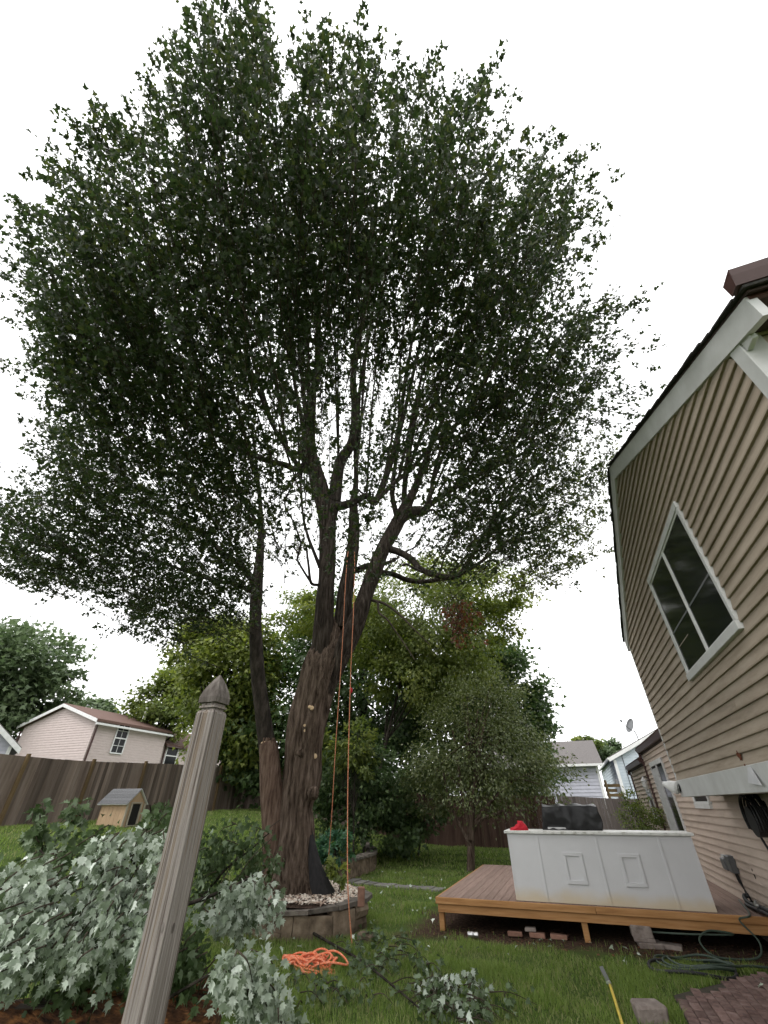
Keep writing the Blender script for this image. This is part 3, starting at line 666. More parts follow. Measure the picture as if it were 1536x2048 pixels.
# bricks, blocks under the deck
def rotz(a): return Matrix.Rotation(a, 4, 'Z')
bl = [(0.02, 9.95, .0, .2, .1, .07, 'reddish brick half buried under the deck front', .1), (-1.38, 9.9, .0, .24, .1, .06, 'long brown brick on the mulch under the deck, beside the silver can', .04), (-1.02, 9.93, 0, .25, .11, .065, 'brown brick lying below another brick under the deck', -.05), (-.68, 9.95, 0, .26, .11, .06, 'flat brown brick next to the middle deck post', -.03), (-1.12, 9.95, .065, .18, .1, .05, 'brick stacked on two other bricks under the deck', 0)]
for (x, y, z, a, b, c, lab, rz) in bl[1:]:
    tag(box('brick', x-a/2, x+a/2, y-b/2, y+b/2, z, z+c, m_redbrick if z == 0 else m_conc, None, .008, rotz(rz), rough=.004, seed=int(x*10)), lab, 'brick', 'bricks under the deck')
for (x, z, a, b, c, lab, rz) in ((.66, .0, .34, .26, .07, 'flat concrete paver at the bottom of the block stack under the deck', .1), (.6, .07, .3, .24, .05, 'middle concrete paver of the block stack under the deck', -.05), (.58, .12, .3, .22, .13, 'upright concrete block on top of the stack under the deck', .03), (.95, .0, .3, .2, .06, 'loose concrete paver beside the block stack under the deck', -.2)):
    tag(box('paver', x-a/2, x+a/2, 9.93-b/2, 9.93+b/2, z-.01, z+c, m_conc, None, .01, rotz(rz), rough=.006, seed=int(x*100)), lab, 'paver', 'concrete pavers under the deck')
# crushed can
p = pz(945, 1870, .04); can = empty('drink_can', (p[0], p[1], 0), 'crushed silver drink can on the mulch by the deck corner', 'can')
a = np.array([p[0]-.08, p[1], .045]); b = np.array([p[0]+.09, p[1]+.03, .04])
lathe('can_body', [(0, .03), (.06, .038), (.3, .033), (.45, .039), (.6, .031), (.94, .037), (1, .028)], a, b, m_silver, can, 12); lathe('lid', [(0, .027), (1, .024)], b, b+(b-a)*.02, m_lgrey, can, 12)
# hose, coil and loop
hp = [pz(1478, 1800, .44), pz(1500, 1830, .46), (1.95, 9.75, .40), (2.08, 9.68, .2), (1.98, 9.6, .05), (1.62, 9.55, .02), (1.4, 9.55, .05), (1.32, 9.62, .18), (1.5, 9.7, .27), (1.8, 9.75, .24), (1.2, 9.8, .2), (.6, 9.95, .17)]
tag(pipe('garden_hose', hp, .013, m_hose, None, 90, 8), 'dark green garden hose looping down from the deck edge', 'hose')
a = np.linspace(0, 6*math.pi, 150); cx, cyy = 1.12, 8.95
P = np.stack([cx+.42*np.cos(a)*(1+.13*np.sin(a*.37))+.05*np.sin(a*1.7), cyy+.24*np.sin(a)*(1+.2*np.sin(a*.6))+.03*np.cos(a*2.3), .05+.018*np.sin(a*2.9)+.012*a/6], 1)
P = np.vstack([P, np.stack([np.linspace(P[-1, 0], 2.3, 20), P[-1, 1]+np.linspace(0, .25, 20)+.03*np.sin(np.linspace(0, 6, 20)), np.linspace(P[-1, 2], .04, 20)], 1)])
v, f = tube(P, .013, 8); tag(link('garden_hose', npmesh('garden_hose', v, f, m_hose, smooth=True)), 'coiled grey green hose lying on the ground at the patio edge', 'hose')
a = np.linspace(.2, 5.6, 60); P = np.stack([1.0+.5*np.cos(a+2), 8.78+.26*np.sin(a+2), .04+.02*np.sin(a*3)], 1)
v, f = tube(P, .02, 8); tag(link('soaker_hose', npmesh('soaker_hose', v, f, m_blackp, smooth=True)), 'thick black hose curled at the edge of the brick patio', 'hose')
# yellow pole saw and broken block on the lawn
po = empty('pole_tool', (0, 7.5, 0), 'yellow pole saw with grey head lying on the lawn', 'pole saw')
a = hit(1222, 1978)+[0, 0, .035]; b = hit(1252, 2075)+[0, 0, .035]; c = hit(1206, 1946)+[0, 0, .05]
pipe('pole', [a, (a+b)/2+[0, 0, .01], b], .016, m_yel, po, 14, 10); pipe('collar', [a+(a-b)*.06, a, a+(b-a)*.03], .021, m_silver, po, 8, 10)
d = nrm(c-a); nn = np.array([-d[1], d[0], 0]); V = [a+nn*.03, a-nn*.02, c-nn*.015+[0, 0, .01], c+nn*.03]; V = V+[q+[0, 0, .006] for q in V]
link('blade', pymesh('blade', V, [(3, 2, 1, 0), (4, 5, 6, 7), (0, 1, 5, 4), (1, 2, 6, 5), (2, 3, 7, 6), (3, 0, 4, 7)], m_grey), None, po)
p = hit(1305, 2046)
tag(box('stone_block', p[0]-.14, p[0]+.14, p[1]-.1, p[1]+.1, -.03, .13, m_conc, None, .02, rotz(.25), rough=.02), 'rough concrete chunk lying on the lawn near the yellow pole', 'block')

# ================================================================== GATE POST (near)
def loft_sq(name, levels, c, rot, m, parent, ch=.12, wob=0):
    """square with chamfered corners lofted through (z, half) levels"""
    V, Fc = [], []; k = 8
    for li, (z, h) in enumerate(levels):
        q = h*ch; ring = [(h, -h+q), (h, h-q), (h-q, h), (-h+q, h), (-h, h-q), (-h, -h+q), (-h+q, -h), (h-q, -h)]
        for (a, b) in ring:
            nn = noise.noise(Vector((a*40, b*40, z*2.2)))*wob
            r = 1+nn; x, y = a*r*math.cos(rot)-b*r*math.sin(rot), a*r*math.sin(rot)+b*r*math.cos(rot); V.append((x, y, z-c[2]))
    for i in range(len(levels)-1):
        for j in range(k): Fc.append((i*k+j, i*k+(j+1) % k, (i+1)*k+(j+1) % k, (i+1)*k+j))
    Fc.append(tuple(range((len(levels)-1)*k, len(levels)*k))); Fc.append(tuple(range(k))[::-1])
    return link(name, pymesh(name, V, Fc, m), None, parent, Matrix.Translation(c))
pc = at(430, 1700, 2.07); PX, PY = pc[0], pc[1]
pc = at(425, 1420, 2.06); PX, PY = pc[0], pc[1]
prot = math.atan2(-PY, -PX)+R(45)+R(4)
gp = empty('gate_post', (PX, PY, gz(PX, PY)), 'tall weathered grey wooden post with pointed cap before the brush pile', 'post')
zt = at(429, 1418, 2.0)[2]; za = at(437, 1350, 2.06)[2]
H = .0445
sh = loft_sq('shaft', [(-.1+z*(zt-.012+.1)/60, H) for z in range(61)]+[(zt, H-.006)], (PX, PY, 0), prot, m_post, gp, .04, .006)
m_capw = M('dark_post_cap_wood', [(.06, .051, .045), (.11, .097, .087), (.16, .143, .132)], 2.5, .95, (16, 16, 2), bump=.9, bscale=5, spec=.08, bdist=.01)
loft_sq('collar', [(zt-.004, .034), (zt+.008, .034), (zt+.009, .0425), (zt+.017, .0425), (zt+.018, .036), (zt+.028, .036)], (PX, PY, 0), prot, m_post, gp)
hc = za-zt-.028
loft_sq('finial', [(zt+.027, .038), (zt+.03, .0455), (zt+.03+hc*.18, .046), (zt+.03+hc*.4, .039), (zt+.03+hc*.65, .026), (zt+.03+hc*.85, .0125), (za, .002)], (PX, PY, 0), prot, m_capw, gp, .04, .02)
for (kx, ky, face) in ((322, 1856, 0), (364, 1858, 1)):
    q = at(kx, ky, 2.0); fdir = prot+(-R(90) if face == 0 else 0)+R(180)
    nrmv = np.array([math.cos(prot+(math.pi/2 if face == 0 else 0)), math.sin(prot+(math.pi/2 if face == 0 else 0)), 0])
    if nrmv@(O-np.array([PX, PY, CZ])) < 0: nrmv = -nrmv
    tt = np.array([-nrmv[1], nrmv[0], 0]); cc = np.array([PX, PY, 0])+nrmv*(H+.0012); s = (q-cc)@tt; cc = cc+tt*s; cc[2] = q[2]
    V = [cc+nrmv*.001]; n = 12
    for i in range(n):
        a = i*2*math.pi/n; V.append(cc+tt*math.cos(a)*.006+np.array([0, 0, math.sin(a)*.013]))
    link('knot', pymesh('knot', V, [(0, i+1, (i+1) % n+1) for i in range(n)], m_capw), None, sh)

# ================================================================== DOG HOUSE
dc = hit(239, 1655); dh = empty('dog_house', dc, 'small plywood dog house with grey shingle roof before the plank fence', 'dog house')
vd = nrm(np.array([dc[0], dc[1], 0])); rd = np.array([vd[1], -vd[0], 0]); th = R(40)
sD = -(math.cos(th)*rd-math.sin(th)*vd); fD = math.sin(th)*rd+math.cos(th)*vd       # side runs left/away, front runs right/away
k_ = depth(dc)/F; LS, LF, HE, HP = 45*k_/math.cos(th), 40*k_/math.cos(th)*1.0, 40*k_, 62*k_
def dp(s, f, z): return dc+sD*s+fD*f+np.array([0, 0, z])
def poly3(name, pts, thick, m, parent):
    pts = [np.array(p, float) for p in pts]; nn = nrm(np.cross(pts[1]-pts[0], pts[2]-pts[0]))*thick; n = len(pts)
    V = pts+[p+nn for p in pts]
    return link(name, pymesh(name, V, [tuple(range(n))[::-1], tuple(range(n, 2*n))]+[(i, (i+1) % n, n+(i+1) % n, n+i) for i in range(n)], m), None, parent)
for i in range(6):
    a, b = LS*i/6+.003, LS*(i+1)/6-.003; poly3('side_plank', [dp(a, 0, -.05), dp(b, 0, -.05), dp(b, 0, HE), dp(a, 0, HE)], .02, m_tanply, dh)
poly3('front_wall', [dp(-.005, 0, -.05), dp(-.005, LF, -.05), dp(-.005, LF, HE), dp(-.005, LF/2, HP), dp(-.005, 0, HE)], .03, m_tanply, dh)
poly3('back_wall', [dp(LS, 0, -.05), dp(LS, LF, -.05), dp(LS, LF, HE), dp(LS, LF/2, HP), dp(LS, 0, HE)], .03, m_tanply, dh)
poly3('far_wall', [dp(0, LF, -.05), dp(LS, LF, -.05), dp(LS, LF, HE), dp(0, LF, HE)], .02, m_tanply, dh)
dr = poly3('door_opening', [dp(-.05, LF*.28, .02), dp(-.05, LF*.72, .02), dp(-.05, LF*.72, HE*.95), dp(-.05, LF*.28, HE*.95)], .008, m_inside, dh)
def strip(name, a, b, w, m, parent): return beam(name, tuple(a), tuple(b), w, .03, m, parent, roll=0)
for f in (.23, .77): strip('door_trim', dp(-.065, LF*f, -.02), dp(-.065, LF*f, HE*1.02), .06, m_greige, dr)
strip('door_trim', dp(-.067, LF*.2, HE*1.0), dp(-.067, LF*.8, HE*1.0), .03, m_greige, dr); strip('door_trim', dp(-.067, LF*.2, .03), dp(-.067, LF*.8, .03), .03, m_greige, dr)
for f in (0.02, .98): strip('corner_trim', dp(-.055, LF*f, -.03), dp(-.055, LF*f, HE), .07, m_greige, dh)
ov = .1
for sgn in (0, 1):
    e = (-ov*.9 if sgn == 0 else LF+ov*.9); ez = HE-ov*.9*(HP-HE)/(LF/2)
    rf = poly3('roof_panel', [dp(-ov, e, ez+.02), dp(LS+ov, e, ez+.02), dp(LS+ov, LF/2, HP+.02), dp(-ov, LF/2, HP+.02)] if sgn == 1 else [dp(LS+ov, e, ez+.02), dp(-ov, e, ez+.02), dp(-ov, LF/2, HP+.02), dp(LS+ov, LF/2, HP+.02)], .02, m_white, dh)
    for i in range(5):
        def rp(s, t): return dp(s, e+(LF/2-e)*t, ez+(HP-ez)*t+.048+.008*(i % 2)*0)
        q = [rp(LS+ov+.01, i/5-.02), rp(-ov-.01, i/5-.02), rp(-ov-.01, (i+1.15)/5 if i < 4 else 1), rp(LS+ov+.01, (i+1.15)/5 if i < 4 else 1)]
        q[2][2] -= .007; q[3][2] -= .007
        poly3('shingle_course', q if sgn == 0 else q[::-1], .012, m_dgshing, rf)

# ================================================================== PLANTERS
def planter(name, pts, label, ztop, thick=.26, h=.45):
    pts = catmull(pts, 60); L = np.r_[0, np.cumsum(np.linalg.norm(np.diff(pts, axis=0), axis=1))]
    root = empty(name, (*pts[len(pts)//2], 0), label, 'planter')
    def P(s): return np.array([np.interp(s, L, pts[:, 0]), np.interp(s, L, pts[:, 1])])
    def T(s): d = P(min(s+.05, L[-1]))-P(max(s-.05, 0)); return d/np.linalg.norm(d)
    s = 0
    while s < L[-1]-.1:
        l = min(random.uniform(.18, .7), L[-1]-s); a, b = P(s+.004), P(s+l-.004); t = T(s+l/2); nn = np.array([-t[1], t[0]])
        zt = ztop(s/L[-1]); zz = -.12
        nrow = 1 if random.random() < .45 else random.choice((2, 2, 3))
        for r in range(nrow):
            z0 = zz+(zt-zz)*r/nrow+.003; z1 = zz+(zt-zz)*(r+1)/nrow-.003; j = lambda: random.gauss(0, .012)
            o_ = random.gauss(0, .014)
            q = [a-nn*o_+j()*.3, b-nn*o_+j()*.3, b+nn*.2, a+nn*.2]
            V = []
            for zq in (z0, (z0+z1)/2, z1):
                bulge = .018 if zq not in (z0, z1) else 0
                for ii, (p, kk) in enumerate(zip(q, (1, 1, 0, 0))):
                    V.append((*(p-nn*(bulge*kk+j()*.4)), zq+j()*.4))
            Fc = [(3, 2, 1, 0), (8, 9, 10, 11)]
            for k2 in (0, 4):
                for ii in range(4): Fc.append((k2+ii, k2+(ii+1) % 4, k2+4+(ii+1) % 4, k2+4+ii))
            link('stone', pymesh('stone', V, Fc, m_stone), None, root)
        s += l
    s = 0
    while s < L[-1]-.1:
        l = min(random.uniform(.4, .75), L[-1]-s); a, b = P(s+.003), P(s+l-.003); ta, tb = T(s), T(s+l); na, nb = np.array([-ta[1], ta[0]]), np.array([-tb[1], tb[0]])
        z = ztop(s/L[-1])+.002; j = lambda: random.gauss(0, .014); z2 = ztop(min(1, (s+l)/L[-1]))+.002
        q = [a-na*(.045+j()), b-nb*(.045+j()), b+nb*(thick+j()), a+na*(thick+j())]; zs = [z, z2, z2, z]; th_ = .05+random.random()*.015
        V = [(*p, zz) for p, zz in zip(q, zs)]+[(*(p+(np.mean(q, 0)-p)*.02), zz+th_) for p, zz in zip(q, zs)]
        link('capstone', pymesh('capstone', V, [(3, 2, 1, 0), (4, 5, 6, 7)]+[(i, (i+1) % 4, 4+(i+1) % 4, 4+i) for i in range(4)], m_capst), None, root); s += l
    return root, pts
pl, ppts = planter('stone_planter', [(-7.4, 9.6), (-6.9, 8.9), (-6.1, 8.45), (-5.0, 8.33), (-4.25, 8.5), (-3.93, 9.0), (-3.9, 9.55), (-4.35, 10.15), (-5.0, 10.7), (-5.9, 11.2)], 'curved low stone planter wall round the big maple trunk', lambda t: .29+.1*sst(.35, .6, t))
# bed soil of the planter and the chips on it
bed = ppts[2:-2]; cen = np.array([-5.4, 9.6]); V = [(*cen, .52)]; ringn = len(bed)
for k in (.55, 1.0):
    for p in bed: q = cen+(p-cen)*k*(1 if k < 1 else .93); V.append((*q, .48 if k < 1 else .385))
Fc = [(0, i+1, i+2) for i in range(ringn-1)]+[(i+1, ringn+i+1, ringn+i+2, i+2) for i in range(ringn-1)]
bo = link('planter_soil', pymesh('planter_soil', V, Fc, m_mulch)); adopt(bo, pl)
n = 4200; aa = rng.random(n)*2*math.pi; rr_ = np.sqrt(rng.random(n)); P2 = np.stack([cen[0]+np.cos(aa)*rr_*1.75, cen[1]+np.sin(aa)*rr_*1.2], 1)
keep = inpoly([tuple(cen+(p-cen)*.9) for p in ppts], P2[:, 0], P2[:, 1]) & (np.hypot(P2[:, 0]-cen[0], P2[:, 1]-cen[1]) > .55)
P2 = P2[keep]; n = len(P2); P3 = np.c_[P2, .525-.085*np.hypot(P2[:, 0]-cen[0], (P2[:, 1]-cen[1]))+.02*rng.random(n)+.01]
CH = (np.array([(-.5, -.3, 0), (.5, -.25, .05), (.4, .3, 0), (-.45, .35, .1), (0, 0, .35)]), np.array([(0, 1, 4), (1, 2, 4), (2, 3, 4), (3, 0, 4)]))
m_chips = leafmat('pale_stone_chip', [(.52, .45, .38), (.68, .62, .54), (.42, .33, .26), (.3, .21, .16), (.6, .53, .45)], 0, .9)
V, Fa, a = leaves_geo(P3, np.c_[rng.normal(size=(n, 2)), .3*rng.normal(size=n)], np.c_[.4*rng.normal(size=(n, 2)), np.ones(n)], .04+.04*rng.random(n), CH)
o = link('stone_chips', npmesh('stone_chips', V, Fa, m_chips, a)); tag(o, 'pale wood and stone chips covering the bed around the maple trunk', 'chips', kind='stuff')
# upright brick on the rim, fallen stones
p = pz(722, 1812, .44); tag(box('brick', p[0]-.055, p[0]+.055, p[1]-.05, p[1]+.05, .43, .68, m_redbrick, None, .012, rotz(.3), rough=.004), 'red brick standing upright on the planter rim', 'brick')
p = hit(735, 1887); tag(box('loose_stone', p[0]-.16, p[0]+.16, p[1]-.1, p[1]+.1, -.02, .12, m_stone, None, .02, rotz(-.3), rough=.02), 'grey stone fallen on the grass at the planter corner', 'stone')
p = hit(787, 1898); tag(box('brick', p[0]-.1, p[0]+.1, p[1]-.06, p[1]+.05, -.02, .05, m_redbrick, None, .012, rotz(.2), rough=.006, seed=4), 'red brick half sunk in the lawn by the planter', 'brick')
q = [pz(x, y, .12) for x, y in ((600, 1742), (655, 1752), (690, 1760), (722, 1752), (753, 1738), (735, 1716))]
planter('stone_planter', [(a[0], a[1]) for a in q], 'small stone planter in the shade behind the maple', lambda t: .47+.08*t, .3)
pot = pz(652, 1722, .5)
tag(box('stone_slab', pot[0]-.45, pot[0]+.35, pot[1]-.3, pot[1]+.25, .42, .5, m_flag, None, .02, rotz(.2), rough=.02), 'grey stone slab seat beside the small shaded planter', 'stone slab')

# ================================================================== FAR HOUSES
def lap(name, a, b, z0, z1, e, m, parent, top=None, individual=False):
    """lap siding on the vertical plane through a->b (xy), outward to the right of a->b; top(t)->z limit"""
    a = np.array(a, float); b = np.array(b, float); L = np.linalg.norm(b-a); d = (b-a)/L; o_ = np.array([d[1], -d[0]])
    VV, FF = [], []; z = z0
    while z < z1-.02:
        zt = min(z+e, z1); s0, s1, q0, q1 = 0, L, 0, L
        if top is not None:
            lo = [t for t in np.linspace(0, 1, 201) if top(t) > z]; hi_ = [t for t in np.linspace(0, 1, 201) if top(t) > zt]
            if not lo: break
            s0, s1 = lo[0]*L, lo[-1]*L; q0, q1 = (hi_[0]*L, hi_[-1]*L) if hi_ else ((s0+s1)/2, (s0+s1)/2)
        V = [(*(a+d*s0+o_*.03), z), (*(a+d*s1+o_*.03), z), (*(a+d*q1+o_*.006), zt), (*(a+d*q0+o_*.006), zt), (*(a+d*s0), z), (*(a+d*s1), z)]
        k = len(VV); VV += V; FF += [(k, k+1, k+2, k+3), (k+4, k+5, k+1, k)]; z += e
    return link(name, pymesh(name, VV, FF, m), None, parent)
def fwin(parent, c, u, w, h, nrm_, mf=None, bars=(1, 2)):
    """framed window centred at c on a wall; u horizontal unit, nrm_ outward"""
    c = np.array(c, float); u = np.array(u, float); n_ = np.array(nrm_, float)
    q = lambda s, t, k: c+u*s+np.array([0, 0, t])+n_*k
    wn_ = poly3('window', [q(-w/2, -h/2, .03), q(w/2, -h/2, .03), q(w/2, h/2, .03), q(-w/2, h/2, .03)], .012, m_glass, parent)
    fr = .08
    for nm, a, b in (('frame', (-w/2, -h/2), (w/2, -h/2)), ('frame', (-w/2, h/2), (w/2, h/2)), ('frame', (-w/2, -h/2), (-w/2, h/2)), ('frame', (w/2, -h/2), (w/2, h/2)), ('sash_bar', (-w/2, 0), (w/2, 0))):
        beam(nm, tuple(q(*a, .06)), tuple(q(*b, .06)), fr, fr, m_white, wn_)
    for i in range(1, bars[0]):
        s = -w/2+w*i/bars[0]; beam('muntin', tuple(q(s, -h/2, .055)), tuple(q(s, h/2, .055)), .03, .03, m_white, wn_)
    for i in range(1, bars[1]):
        t = -h/2+h*i/bars[1]; beam('muntin', tuple(q(-w/2, t, .055)), tuple(q(w/2, t, .055)), .03, .03, m_white, wn_)
    return wn_
# pink house
KX, KY, KZ = -30.42, 22.77, 6.75; GX0 = -37.98; ap = py_(145, 1412, KY)[2]; YB = 29.3
ph = empty('house', (KX, KY, 1), 'pale pink sided house with brown gable roof beyond the plank fence', 'house')
xm_ = (KX+GX0)/2
prism('wall', [(GX0, .5), (KX, .5), (KX, KZ), (xm_, ap-.05), (GX0, KZ)], 1, KY+.01, KY+.2, m_pink, ph); box('wall', KX-.2, KX-.01, KY+.21, YB, .5, KZ-.01, m_pink, ph)
lap('siding', (GX0, KY), (KX, KY), 1.4, ap, .16, m_pink, ph, lambda t: KZ+(ap-KZ)*(1-abs(2*t-1))-.06)
lap('siding', (KX, KY), (KX, YB), 1.4, KZ, .16, m_pink, ph)
sl_ = (ap-KZ)/(KX-xm_)
prism('roof', [(KX+.35, KZ-.35*sl_+.02), (xm_, ap+.02), (xm_, ap+.2), (KX+.35, KZ-.35*sl_+.18)], 1, KY-.3, YB+.3, m_pinkroof, ph)
prism('roof', [(GX0-.35, KZ-.35*sl_+.02), (xm_, ap+.02), (xm_, ap+.2), (GX0-.35, KZ-.35*sl_+.18)], 1, KY-.3, YB+.3, m_pinkroof, ph)
prism('rake_trim', [(KX+.36, KZ-.36*sl_-.06), (xm_, ap-.06), (xm_, ap+.16), (KX+.36, KZ-.36*sl_+.16)], 1, KY-.34, KY-.3, m_white, ph)
prism('rake_trim', [(GX0-.36, KZ-.36*sl_-.06), (xm_, ap-.06), (xm_, ap+.16), (GX0-.36, KZ-.36*sl_+.16)], 1, KY-.34, KY-.3, m_white, ph)
box('gutter', KX+.3, KX+.45, KY-.3, YB+.3, KZ-.3, KZ-.17, m_white, ph); pipe('downspout', [(KX+.06, KY+.1, KZ-.3), (KX+.06, KY+.1, 1)], .06, m_brown, ph, 6, 6)
pipe('downspout', [(GX0-.06, KY-.1, KZ-.3), (GX0-.06, KY-.1, 1)], .06, m_brown, ph, 6, 6)
p = px_(240, 1477, KX); fwin(ph, (KX, p[1], p[2]), (0, 1, 0), 1.0, 1.9, (1, 0, 0), bars=(2, 4))
z2 = px_(330, 1489, KX)[2]; Y2 = px_(430, 1500, KX)[1]
wg = box('wing_wall', KX-4, KX-.3, YB+.3, 40, .5, z2, m_pink, ph); lap('siding', (KX-.3, YB+.3), (KX-.3, 40), 1.4, z2, .16, m_pink, ph)
prism('wing_roof', [(KX+.05, z2-.1), (KX-3.4, z2+1.5), (KX-3.4, z2+1.65), (KX+.05, z2+.06)], 1, YB+.25, 40, m_pinkroof, ph)
box('gutter', KX, KX+.12, YB+.25, 40, z2-.16, z2-.05, m_brown, ph); pipe('downspout', [(KX-.2, YB+.45, z2-.1), (KX-.2, YB+.45, 1)], .06, m_brown, ph, 6, 6)
p = px_(341, 1512, KX-.3); fwin(ph, (KX-.3, p[1], p[2]), (0, 1, 0), 1.25, 1.5, (1, 0, 0))
lathe('vent_pipe', [(0, .1), (1, .1)], (KX-1.4, 27.8, KZ+1), (KX-1.4, 27.8, KZ+1.75), m_white, ph, 8)
lathe('roof_vent', [(0, .25), (.5, .3), (1, .05)], (KX-1.2, 33.2, z2+.5), (KX-1.2, 33.2, z2+.85), m_white, ph, 8)
# pale blue house at the far left: gable facing the yard
q = at(24, 1492, 30); BXc, BYc = q[0], q[1]; BZ = q[2]
lh = empty('house', (BXc, BYc, 1), 'pale blue house corner at the end of the plank fence', 'house')
slp = .75
prism('wall', [(BXc-8, .5), (BXc, .5), (BXc, BZ), (BXc-4, BZ+4*slp), (BXc-8, BZ)], 1, BYc+.01, BYc+7, m_lav, lh)
lap('siding', (BXc-8, BYc), (BXc, BYc), 1.2, BZ+4*slp, .18, m_lav, lh, lambda t: BZ+4*slp*(1-abs(2*t-1)))
prism('rake_trim', [(BXc+.4, BZ-.4*slp-.05), (BXc-4, BZ+4*slp-.05), (BXc-4, BZ+4*slp+.2), (BXc+.4, BZ-.4*slp+.2)], 1, BYc-.3, BYc-.22, m_white, lh)
prism('roof', [(BXc+.4, BZ-.4*slp+.1), (BXc-4, BZ+4*slp+.1), (BXc-4, BZ+4*slp+.25), (BXc+.4, BZ-.4*slp+.25)], 1, BYc-.22, BYc+7, m_groof, lh)
box('corner_board', BXc-.12, BXc+.03, BYc-.035, BYc+.1, .8, BZ-.02, m_white, lh)
lh.rotation_euler.z = R(62)
# lavender house
LY = 36.; e0_ = py_(1195, 1531, LY); r0_ = py_(1178, 1485, 39.5)
lv_ = empty('house', (0, LY, 0), 'lavender grey sided house with dark roof behind the small tree', 'house'); LX0, LX1 = -5, py_(1197, 1540, LY)[0]
box('wall', LX0, LX1, LY+.01, LY+7, -.5, e0_[2], m_lav, lv_)
z = .4; k = 0
while z < e0_[2]-.05:
    V = [(LX0, LY-.03, z), (LX1, LY-.03, z), (LX1, LY-.006, z+.21), (LX0, LY-.006, z+.21), (LX0, LY, z), (LX1, LY, z)]
    link('siding_board', pymesh('siding_board', V, [(0, 1, 2, 3), (4, 5, 1, 0)], m_lav), None, lv_); z += .2
prism('roof', [(LY-.35, e0_[2]-.02), (LY+3.5, r0_[2]), (LY+7.3, e0_[2]-.02), (LY+7.3, e0_[2]+.12), (LY+3.5, r0_[2]+.15), (LY-.35, e0_[2]+.12)], 0, LX0-.3, LX1+.35, m_groof, lv_)
box('gutter', LX0-.3, LX1+.36, LY-.46, LY-.34, e0_[2]-.04, e0_[2]+.1, m_white, lv_); box('corner_board', LX1-.14, LX1+.02, LY-.04, LY+.1, -.3, e0_[2], m_white, lv_)
# blue house
BY = 37.9; c_ = py_(1226, 1516, BY); BX = c_[0]; bz = c_[2]; pk = py_(1300, 1473, BY); s_ = (pk[2]-bz)/(pk[0]-BX)
bh = empty('house', (BX, BY, 0), 'light blue sided house with white trim behind the grey fence', 'house'); hw = 5.2
prism('wall', [(BX, -.5), (BX+2*hw, -.5), (BX+2*hw, bz), (BX+hw, bz+hw*s_), (BX, bz)], 1, BY+.01, BY+16, m_blue, bh)
lap('siding', (BX, BY), (BX+2*hw, BY), .2, bz+hw*s_, .17, m_blue, bh, lambda t: bz+hw*s_*(1-abs(2*t-1)))
lap('siding', (BX, BY+16), (BX, BY), .2, bz, .17, m_blue, bh)
prism('rake_trim', [(BX-.3, bz-.3*s_-.1), (BX+hw, bz+hw*s_-.1), (BX+hw, bz+hw*s_+.14), (BX-.3, bz-.3*s_+.14)], 1, BY-.22, BY-.16, m_white, bh)
prism('roof', [(BX-.3, bz-.3*s_+.05), (BX+hw, bz+hw*s_+.05), (BX+hw, bz+hw*s_+.2), (BX-.3, bz-.3*s_+.2)], 1, BY-.2, BY+16, m_groof, bh)
prism('roof', [(BX+2*hw+.3, bz-.3*s_+.05), (BX+hw, bz+hw*s_+.05), (BX+hw, bz+hw*s_+.2), (BX+2*hw+.3, bz-.3*s_+.2)], 1, BY-.2, BY+16, m_groof, bh)
box('corner_board', BX-.04, BX+.16, BY-.045, BY+.14, -.2, bz-.1, m_white, bh); box('gutter', BX-.4, BX-.28, BY-.2, BY+16, bz-.12, bz+.02, m_white, bh)
for yy in (1.4, 2.1): fwin(bh, (BX, BY+yy, 2.75), (0, -1, 0), .35, .9, (-1, 0, 0))
pipe('service_cable', [(BX+.6, BY-.06, bz+.2), (BX+.62, BY-.06, 2), (BX+.6, BY-.06, .3)], .02, m_blackp, bh, 8, 5)
p = py_(1276, 1478, BY); sdh = empty('satellite_dish', p, 'grey satellite dish with feed arm on the blue house roof', 'satellite dish')
pipe('mast', [p-[0, 0, .2], p+[0, 0, .25], p+[-.1, 0, .6]], .035, m_grey, sdh, 10, 6)
dcn = p+np.array([-.18, -.02, .85]); ax = nrm(np.array([-.75, -.35, .35]))
lathe('dish', [(0, .05), (.3, .25), (.65, .4), (1, .5), (.94, .49), (.6, .38)], dcn+ax*-.08, dcn+ax*.1, m_grey, sdh, 20)
pipe('feed_arm', [dcn-[0, 0, .35], dcn+ax*.5-[0, 0, .15], dcn+ax*.8+[0, 0, .05]], .025, m_grey, sdh, 8, 6); lathe('feed_horn', [(0, .05), (1, .08)], dcn+ax*.8+[0, 0, .05], dcn+ax*.66+[0, 0, .07], m_grey, sdh, 8)
# leaning timber stack seen between the lavender and blue houses
tp = empty('timber_stack', (3.0, 37, 0), 'brown timbers stacked between the lavender and blue houses', 'timber')
for i in range(8):
    z = .9+i*.27; x0 = LX1+.12; beam('timber', (x0+random.random()*.1, 36.7+random.gauss(0, .08), z+random.gauss(0, .03)), (BX-.25+random.gauss(0, .12), 37.0+random.gauss(0, .1), z+random.gauss(0, .06)), .22, .17, m_fencepost, tp)
beam('prop', (LX1+.3, 36.5, .2), (LX1+.25, 36.55, 3.1), .12, .12, m_fencepost, tp)

